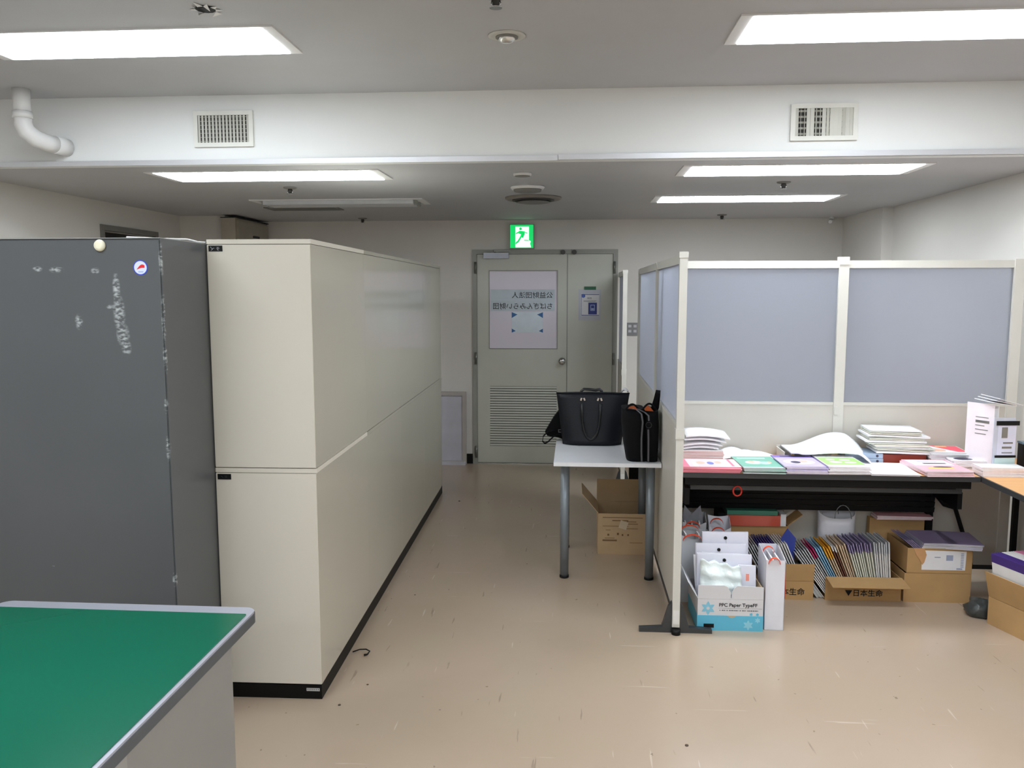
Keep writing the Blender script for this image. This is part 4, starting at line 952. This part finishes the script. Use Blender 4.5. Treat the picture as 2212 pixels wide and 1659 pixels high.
pile('rose_booklet', 5, 1.775, y0-.016, zt, .235, .297, .0055, 3, M_rose, M_pg, 'rose booklet under the topmost one, front pile at the table corner', 'topmost rose booklet with yellow and dark picture at the table corner', 'rose booklets at the table corner', fan=(-.0015, .001), prints=[
    ('cover_print', rect(.05, .9, .5, .95), mat('white_rose', (244, 230, 236), .4), 0), ('cover_print', rect(.2, .75, .2, .3), M_yel, 1), ('cover_print', ell(.55, .35, .2, .05), M_dkp, 2), ('cover_print', rect(.3, .8, .62, .70), M_dkp, 1), ('cover_print', rect(.25, .7, .78, .86), mat('faint_line', (200, 198, 216), .5), 1)])
# white/dark piles at the corner
pile('white_magazine', 7, 1.99, 4.47, zt, .24, .27, .006, -4, M_wc, M_pg, 'white magazine under the topmost one, pile behind the rose booklets', 'topmost white magazine with dark round print behind the rose booklets', 'white magazines behind the rose booklets', jit=.006, prints=[
    ('cover_print', ell(.3, .2, .2, .12), M_dkp, 0), ('cover_print', rect(.65, .95, .05, .3), M_dkp, 0), ('cover_print', rect(.2, .6, .55, .6), M_mid, 0)])
pile('curled_magazine', 6, 2.055, 4.285, zt, .215, .105, .0075, 2, M_wc, M_pg, 'thick white magazine under the topmost one, pile at the table joint', 'topmost thick white magazine at the joint of the two tables', 'white magazines at the table joint', jit=.003, fan=(-.001, .0006))
o = solo('blue_glasses_case', MB().box(2.30, 2.385, 4.30, 4.35, zt, zt+.022).bevel(.009, 3), mat('bluegrey_case', (112, 122, 146), .3), 'small blue-grey case on the wood top at the right edge', 'case', (2.34, 4.32, zt))
# left rear pile: magazines with white envelopes on top
pile('mixed_magazine', 8, .585, 4.52, zt, .225, .26, .0085, 0, M_wc, mat('brownish_pages', (206, 186, 182), .8), 'magazine in the left rear pile beside the partition post', 'topmost magazine under the envelopes beside the partition post', 'magazines in the left rear pile', jit=.006, rj=2)
for k in range(4):
    a0 = .006+.012*k
    mb = MB().grid(lambda a, b: (.585+.008*k+(.20+.012*k)*a, 4.53+.2*b, zt+.0725+.018*k+.012*b+.014*(1-a)*(k > 1)+.012*math.sin(a*3)), 6, 4, .006)
    solo('white_envelope', mb, M_paper, ('white envelope lying lowest on the left rear pile', 'second white envelope from below on the left rear pile', 'second white envelope from the top of the left rear pile', 'topmost curved white envelope on the left rear pile')[k], 'envelope', (.68, 4.62, zt+.07+.018*k))
# loose curled sheets
for k, (x, w_, yy, hh) in enumerate(((.80, .20, 4.60, .040), (.86, .21, 4.585, .030), (.92, .20, 4.60, .022))):
    mb = MB().grid(lambda a, b: (x+w_*a, yy+(.19-.03*k)*b, zt+.0035+.004*k+hh*math.sin(math.pi*min(1, a*1.0))*(.35+.65*b)+.0), 10, 6, .0012)
    solo('loose_sheet', mb, M_paper, ('bulging white sheet touching the left rear pile', 'bulging white sheet in the middle of the loose three', 'bulging white sheet nearest the bare wood')[k], 'paper', (x+.1, yy, zt))
pile('white_pamphlet', 2, .80, 4.585, zt, .30, .20, .0014, 0, M_wc, M_pg, 'flat white pamphlet beneath the loose sheets', 'upper flat white pamphlet beneath the loose sheets', 'flat pamphlets under the loose sheets', jit=.002)
# clear tray
tr_ = thing('letter_tray', 'shallow translucent white letter tray under the drooping booklet', 'tray', (1.2, 4.66, zt))
mtr = mat('milky_plastic', (214, 212, 206), .3)
wpart('tray_body', MB().box(1.155, 1.40, 4.60, 4.775, zt, zt+.003).box(1.152, 1.155, 4.60, 4.775, zt, zt+.05).box(1.155, 1.40, 4.772, 4.775, zt, zt+.058).box(1.397, 1.40, 4.60, 4.775, zt, zt+.03), mtr, tr_)
wpart('tray_rim', MB().box(1.149, 1.155, 4.598, 4.777, zt+.05, zt+.053).box(1.149, 1.40, 4.772, 4.777, zt+.058, zt+.061), mtr, tr_)
solo('yellow_case', MB().box(1.21, 1.36, 4.615, 4.66, zt+.0035, zt+.032).bevel(.003), mat('dark_case_grey', (70, 70, 72), .4), 'dark small box in the tray beneath the drooping booklet', 'box', (1.28, 4.63, zt))
solo('yellow_tag', MB().box(1.196, 1.208, 4.606, 4.63, zt+.0035, zt+.04), M_yel, 'narrow yellow tag standing in the tray', 'tag', (1.2, 4.61, zt))
# big drooping booklet
def droop(a, b):
    x = 1.17+.43*a
    z = zt+.058+.075*math.sin(min(1, max(0, (a-.12)/.72))*math.pi*.62)**1.6*(.4+.6*b) - .055*max(0, a-.84)/.16
    return (x+.03*(1-b)*0, 4.53+.24*b-.05*(1-a)*0, z-.028*(1-b)*(a > .1)*min(1, a*1.4))
mb = MB()
for k in range(1): mb.grid(droop, 22, 8, .006)
solo('drooping_booklet', mb, M_paper, 'big open white booklet drooping over the tray and blue binders', 'booklet', (1.38, 4.65, zt))
# blue binders lying
for k in range(2):
    t = thing('blue_binder', ('lower', 'upper')[k]+' pale blue binder lying flat behind the green booklets', 'binder', (1.475, 4.60, zt+k*.027), R(-3+2*k), 'pale blue binders lying flat')
    mbn = mat('pale_blue_binder', (164, 182, 206), .4)
    build('cover', MB().box(0, .20, 0, .17, 0, .003).box(0, .20, 0, .17, .022, .025).bevel(.001), mbn, t)
    build('spine', MB().box(0, .20, -.003, 0, 0, .025).bevel(.001), mbn, t)
    build('pages', MB().box(.004, .196, .004, .165, .003, .022), M_paper, t)
    build('spine_hole', MB().cyl((.17, -.003, .0125), (.17, -.0045, .0125), .007), M_dkp, t)
# brown-red box + big pile
solo('maroon_box', MB().box(1.64, 1.905, 4.60, 4.76, zt, zt+.047).bevel(.002), mat('maroon_card', (134, 50, 34), .5), 'flat maroon box carrying the tall pile of papers', 'box', (1.77, 4.68, zt))
M_pw2 = [mat('pile_white', (226, 226, 228), .7), mat('pile_cream', (222, 221, 208), .7), mat('pile_greenish', (206, 210, 200), .7)]
zz = zt+.0485
random.seed(5)
for k in range(13):
    w_ = .30+random.uniform(-.02, .03); x = (1.585 if k > 4 else 1.63)+random.uniform(-.01, .012)-.0; th = random.choice((.004, .006, .009)); cur = random.uniform(.002, .006)
    if k > 9: x = 1.60; w_ = .27
    mb = MB().grid(lambda a, b: (x+w_*a+(.01*b), 4.585+.19*b, zz+cur*math.cos(a*math.pi)*(1 if k % 2 else .5)+cur), 8, 2, th)
    solo('paper_folder', mb, M_pw2[k % 3], 'paper bundle %s in the tall pile on the maroon box' % ORD[k] if k < 12 else 'topmost pale folder of the tall pile on the maroon box', 'folder', (x, 4.6, zz), 'papers in the tall pile on the maroon box')
    zz += th+cur*.9+.0006
# red magazine pile right
pile('red_magazine', 8, 1.915, 4.57, zt, .20, .2, .0085, -3, M_wc, M_pgg, 'white magazine under the red one, pile left of the upright binder', 'topmost magazine with bright red cover beside the upright binder', 'magazines beside the upright binder', jit=.005, prints=[
    ('cover_print', [(.25, .98), (.98, .98), (.98, .1), (.75, .1)], M_red, 0), ('cover_print', rect(.4, .7, .8, .92), M_yel, 1), ('cover_print', ell(.3, .3, .2, .2), M_skin, 0)])
# upright binders
ub = thing('white_file_box', 'upright white file with faint pink lower edge on the folding table', 'binder', (2.09, 4.57, zt), R(-58))
build('cover', MB().box(0, .15, 0, .003, 0, .345).bevel(.001), mat('pinkish_white', (232, 224, 230), .4), ub)
build('back_cover', MB().box(0, .15, .034, .037, 0, .335), M_wc, ub)
build('pages', MB().box(.004, .146, .003, .034, .003, .325), M_paper, ub)
mb = MB()
for k in range(5): mb.box(.05, .12-.01*(k % 3), -.001, 0, .27-.022*k, .274-.022*k)
mb.box(.05, .125, -.001, 0, .242, .256)
build('print_lines', mb, M_mid, ub)
uc = thing('clear_file_stack', 'upright clear-covered files with black strips right of the white file', 'binder', (2.190, 4.402, zt), R(6))
mcl = mat('clear_file', (190, 196, 212), .2)
for k in range(3): build('clear_cover', MB().box(-.04+.008*k, .070+.012*k, .013*k, .004+.013*k, 0, .285-.012*k), mcl, uc)
build('inner_sheet', MB().box(-.02, .075, -.002, 0, .09, .255), mat('blueish_sheet', (206, 210, 232), .4), uc)
build('black_strip', MB().box(-.03, .09, -.004, -.002, .245, .268), M_black, uc)
build('black_strip', MB().box(-.03, .08, -.004, -.002, .078, .089), M_black, uc)
build('teal_strip', MB().box(-.03, .075, -.004, -.002, .018, .03), mat('teal_plastic', (60, 190, 168), .4), uc)
build('pale_band', MB().box(-.03, .078, -.003, -.001, .03, .076), mat('pale_teal2', (186, 206, 206), .4), uc)
build('picture', MB().box(.0, .03, -.0035, -.002, .18, .235).box(.005, .06, -.0035, -.002, .10, .105).box(.005, .055, -.0035, -.002, .125, .135).box(.01, .06, -.0035, -.002, .15, .158), M_mid, uc)
for k in range(3):
    M_ = rotX(R(0))@rotY(R(9+3*k))
    solo('top_document', MB().obox((2.20+.015*k, 4.50, zt+.352+.007*k), (.15, .13, .003), M_@rotZ(.3)), M_paper, ('lowest', 'middle', 'topmost')[k]+' loose white document lying across the upright files', 'document', (2.2, 4.50, zt+.34+.009*k))
sp_ = thing('black_stapler', 'black upright stapler-like gadget at the wall end of the table', 'stapler', (2.345, 4.47, zt))
wpart('body', MB().box(2.325, 2.365, 4.45, 4.50, zt+.02, zt+.14).bevel(.008), M_black, sp_)
wpart('base', MB().box(2.32, 2.37, 4.44, 4.52, zt, zt+.02).bevel(.004), M_chrome, sp_)
wpart('cap', MB().box(2.322, 2.368, 4.447, 4.503, zt+.14, zt+.15).bevel(.003), mat('blue_cap', (110, 140, 160), .3), sp_)

# ------------------------------------------------------------------ cartons under the table
def file_row(xs, y, zb, hts, leans, d_, cols, label, group, kind='document_folder', th=.005, rz=0, origin=None):
    """thin folders, bottoms at xs, leaning left by the given angles"""
    protos = {}
    for i, x in enumerate(xs):
        c1_, c2_, band = cols[i]
        key = (c1_.name, c2_.name, round(hts[i], 3))
        if key not in protos:
            b = MB(); hh = hts[i]; b.mi = 0; b.box(-th/2, th/2, 0, d_, 0, hh*(1-band)); b.mi = 1; b.box(-th/2-.0004, th/2+.0004, -.0004, d_+.0004, hh*(1-band), hh)
            o = build(kind, b, [c1_, c2_]); protos[key] = o
        else: o = protos[key].copy(); COL.objects.link(o)
        if origin:
            co_, an = origin; px_ = co_[0]+math.cos(an)*x-math.sin(an)*y; py_ = co_[1]+math.sin(an)*x+math.cos(an)*y
            o.rotation_euler = (0, R(-leans[i]), an); o.location = (px_, py_, zb)
        else:
            o.location = (x, y+random.uniform(-.008, .008), zb); o.rotation_euler = (0, R(-leans[i]), 0)
        tag(o, '%s, %s' % (label % c2_.name.replace('_', ' ').replace(' print', ' topped').replace(' folder', ''), NTH[i]), 'folder', group)
M_f1 = mat('clear_grey_folder', (186, 190, 196), .35); M_f2 = mat('white_folder', (220, 220, 220), .5); M_fb = mat('royal_blue_folder', (32, 56, 150), .35); M_fy = mat('amber_folder', (226, 164, 44), .45)
M_fs = mat('sky_blue_folder', (140, 184, 214), .4); M_fm = mat('magenta_folder', (190, 50, 108), .4); M_fp = mat('dusk_violet_print', (138, 128, 166), .5); M_ft = mat('tan_folder', (206, 184, 158), .6)
M_fbr = mat('brown_folder', (110, 70, 52), .6); M_fv = mat('deep_violet_print', (64, 44, 120), .4); M_frose = mat('rose_folder', (220, 140, 180), .4); M_fc = mat('cream_folder', (214, 216, 204), .6)
# back carton with red and green packages
carton('back_carton', 'brown carton behind the blue folders carrying the red package', (.845, 4.662, 0), 0, .36, .12, .34, {'back': (-2, .06), 'right': (50, .10)})
rk = thing('red_package', 'red package with white end label lying on the back carton', 'package', (.86, 4.66, .3415))
wpart('wrapper', MB().box(.862, 1.155, 4.645, 4.78, .3415, .402).bevel(.004), mat('red_wrap', (196, 84, 66), .3, coat=.5), rk)
wpart('end_label', MB().box(1.1555, 1.185, 4.643, 4.782, .3435, .412), M_paper, rk)
solo('green_package', MB().box(.862, 1.14, 4.65, 4.78, .403, .428).bevel(.004), mat('green_wrap', (60, 132, 112), .35), 'flat green package lying on top of the red package', 'package', (.98, 4.62, .403))
solo('black_pouch_bag', MB().box(.80, .842, 4.58, 4.72, 0, .43).bevel(.012), M_nylon, 'slim black pouch squeezed between white bag and red package', 'pouch', (.82, 4.62, 0))
random.seed(9)
# carton 2 : blue folders
c2 = carton('blue_folder_carton', 'brown carton holding blue-topped folders right of the tall white bag', (1.005, 4.425, 0), R(1.5), .283, .225, .103, {'front': (6, .098)}, right_h=.012)
n = 17
file_row([1.085+.0115*i for i in range(n)], 4.445, .006, [.325]*n, [29-.35*i for i in range(n)], .19,
    [((M_f1, M_f1, .1) if i < 5 else (M_f2, M_fb, .34) if i < 12 else (M_f2, M_f2, .1)) for i in range(n)], '%s folder in the blue-folder carton', 'folders in the blue-folder carton')
solo('royal_blue_folder', MB().prism([(1.10, 4.475, .02), (1.19, 4.475, .02), (1.20, 4.50, .272), (1.205, 4.50, .318), (1.160, 4.505, .372), (1.128, 4.50, .322)], (0, .004, 0)), M_fb, 'large royal blue folder rising above the blue-folder carton', 'folder', (1.165, 4.55, .25))
def printing(parent, s, loc, ang, size, m=None):
    text('lettering', s, size, m or M_black, parent, loc, (math.cos(ang), math.sin(ang), 0), (0, 0, 1), bold=.0003)
printing(c2, '日本生命', (1.075, 4.4255, .03), R(1.5), .042)
# carton 3
c3 = carton('document_carton', 'low brown carton with outward front flap packed with mixed documents', (1.352, 4.44, 0), R(1), .398, .218, .125, {'front': (97, .12)}, left_h=.012)
printing(c3, '▼日本生命', (1.455, 4.4395, .028), R(1), .040)
n = 36
xs = [1.376+.0093*i for i in range(n)]; cols = []
for i in range(n):
    if i < 6: cols.append((M_f2, M_f1, .2))
    elif i < 8: cols.append((M_f1, M_fm, .18))
    elif i < 11: cols.append((M_fs, M_fs, .2))
    elif i < 14: cols.append((M_ft, M_fy, .22))
    elif i < 16: cols.append((M_fbr, M_f2, .1))
    elif i < 20: cols.append((M_ft, M_ft, .1))
    elif i < 29: cols.append((M_fc, M_fp, .16))
    else: cols.append((M_f2, M_f1, .14))
file_row(xs, 4.46, .006, [.315 if i % 3 else .305 for i in range(n)], [37-.95*i if i < 29 else 8-.6*(i-29) for i in range(n)], .19, cols,
    '%s folder in the low document carton', 'folders in the document carton')
n = 7
file_row([1.318+.006*i for i in range(n)], 4.465, .004, [.19]*n, [36]*n, .15, [(M_f2, M_f2, .2)]*n, 'short %s card leaning between the two folder cartons', 'cards between the folder cartons', kind='white_card', th=.003)
# carton 4
c4 = carton('label_carton', 'closed-sided brown carton with torn white label, right of the documents', (1.762, 4.445, 0), R(.5), .345, .30, .158, {}, )
c4b = carton('sleeve_carton', 'upper brown carton with white address label standing in the one below', (1.775, 4.452, .1585), R(.5), .335, .28, .135, {})
build('white_label', MB().prism([(.075, -.001, .018), (.30, -.001, .018), (.303, -.001, .122), (.085, -.001, .124), (.08, -.001, .09), (.088, -.001, .07), (.075, -.001, .05)], (0, -.0008, 0)), M_paper, c4b)
mb = MB()
for k in range(9): mb.box(.275, .290, -.0026, -.0018, .035+.009*k, .039+.009*k)
mb.box(.2, .235, -.0026, -.0018, .07, .10); mb.box(.255, .285, -.0026, -.0018, .022, .03); mb.box(.14, .17, -.0026, -.0018, .085, .09)
build('label_print', mb, mat('label_bluegrey', (150, 160, 186), .5), c4b)
build('torn_tape', MB().prism([(.03, -.001, .135), (.085, -.0012, .135), (.098, -.002, .10), (.088, -.002, .06), (.078, -.002, .045), (.062, -.002, .075), (.045, -.002, .095)], (0, -.001, 0)), mat('torn_kraft', (196, 150, 104), .7), c4b)
n = 22
random.seed(2)
for i in range(n):
    o = None
    x = 1.80+.008*i
n = 9
for j, x0 in enumerate((1.845, 1.985)):
    src = None
    for i in range(n):
        if src is None:
            b = MB(); b.mi = 0; b.box(0, .175, 0, .25, 0, .0024); b.mi = 1; b.box(-.0005, .1755, -.0005, .25, .0024, .0028)
            src = build('clear_envelope', b, [M_f2, M_fp]); o = src
        else: o = src.copy(); COL.objects.link(o)
        o.location = (x0+.0015*i-.0+random.uniform(-.002, .002)-.02*j, 4.45+random.uniform(-.003, .003)-.004, .2945+.0031*i); o.rotation_euler = (0, 0, R(random.uniform(-1.5, 1.5)-(8 if j else 0)))
        tag(o, 'violet-faced clear envelope in the %s heap on the sleeve carton' % ('left', 'right')[j]+', '+ORD[i], 'envelope', 'violet envelopes in the %s heap' % ('left', 'right')[j])
for k in range(4):
    solo('tilted_envelope', MB().obox((1.80+.011*k, 4.56, .302), (.004, .2, .10), rotY(R(-50))), M_fp, 'violet envelope tilted at the left end of the sleeve carton, '+NTH[k], 'envelope', (1.80+.011*k, 4.56, .28), 'tilted violet envelopes at the sleeve carton')
# carton far behind
c6 = carton('rear_carton', 'shadowed brown carton against the partition behind the violet envelopes', (1.675, 4.775-.03, 0), 0, .30, .048, .375, {}, )
c6b = thing('upper_rear_carton', 'wide brown carton with papers on top, wedged under the modesty panel', 'box', (1.85, 4.77, .376))
bpy.data.objects.remove(c6b)
pile('shadowed_magazine', 4, 1.70, 4.70, .3765, .30, .09, .0055, 0, M_rose, M_pg, 'magazine lying on the shadowed rear carton', 'topmost magazine on the shadowed rear carton', 'magazines on the rear carton', jit=.003)
# carton 5, turned, under the side table
ang5 = R(-72); org5 = (2.068, 4.178)
c5 = carton('turned_carton', 'brown carton turned aside under the side table with tall envelopes', (org5[0], org5[1], 0), ang5, .34, .27, .14, {'front': (14, .135)})
n = 16
cols = [(M_f2, M_fv, .22)]*5+[(M_f2, M_f2, .1)]*6+[(M_f2, M_frose, .2)]*5
# envelopes stand face to the left wall of the carton: stack along local Y
proto = {}
for i in range(n):
    a, b_, bd_ = cols[i]; key = b_.name
    if key not in proto:
        b = MB(); hh = .37; b.mi = 0; b.box(0, .26, -.003, .003, 0, hh*(1-.12)); b.mi = 1; b.box(-.0004, .2604, -.0034, .0034, hh*(1-.12), hh)
        proto[key] = build('tall_envelope', b, [a, b_]); o = proto[key]
    else: o = proto[key].copy(); COL.objects.link(o)
    lx, ly = .03, .030+.0125*i
    o.location = (org5[0]+math.cos(ang5)*lx-math.sin(ang5)*ly, org5[1]+math.sin(ang5)*lx+math.cos(ang5)*ly, .006)
    o.rotation_euler = Matrix.Rotation(ang5, 3, 'Z').to_4x4().to_euler(); o.rotation_euler = ((Matrix.Rotation(ang5, 4, 'Z')@Matrix.Rotation(R(9), 4, 'X')).to_euler())
    tag(o, ('tall envelope with deep violet top' if i < 5 else 'tall plain white envelope' if i < 11 else 'tall envelope with rose-coloured top')+' in the turned carton, '+NTH[i], 'envelope', 'tall envelopes in the turned carton')
cpb = MB().lathe((2.075, 4.28, 0), [(.05, 0), (.068, .015), (.066, .04), (.058, .06), (.045, .075), (.03, .082), (.01, .086)], n=22)
for v in cpb.bm.verts:
    v.co += Vector((math.sin(v.co.z*90+v.co.x*60), math.cos(v.co.y*80+v.co.z*70), .8*math.sin(v.co.x*110+v.co.y*60)))*.009*(v.co.z > .001)
solo('grey_plastic_bag', cpb, mat('smoky_plastic', (62, 66, 66), .3, bump=.3, bscale=30), 'crumpled smoky plastic bag on the floor left of the turned carton', 'bag', (2.075, 4.28, 0))

# ------------------------------------------------------------------ small litter on the floor
cs = MB().tube([(-1.005, 3.60, .006), (-.975, 3.615, .012), (-.945, 3.615, .014), (-.925, 3.60, .012), (-.93, 3.575, .008), (-.945, 3.57, .006)], [.003, .003, .003, .003, .004, .005], 8)
solo('cord_stub', cs, M_black, 'short bent black cord end poking out under the beige cabinets', 'cord', (-.95, 3.6, 0))
for (x, y, s, lab) in ((-.93, 3.12, .006, 'tiny brown crumb on the floor right of the nearest beige cabinet'), (.42, 2.92, .007, 'tiny dark crumb on the open floor in front of the post'), (-.9, 6.4, .008, 'dark sliver on the floor beside the far beige cabinet'), (-.86, 3.30, .005, 'pale crumb on the floor near the black cord end'), (-.86, 4.35, .004, 'dark speck on the floor beside the middle beige cabinets')):
    q = MB().lathe((x, y, 0), [(s, 0), (s*.9, s*.5), (s*.3, s*.8)], n=7)
    solo('floor_crumb', q, mat('crumb_brown', (90, 76, 64), .8), lab, 'crumb', (x, y, 0))
bpy.context.view_layer.update()
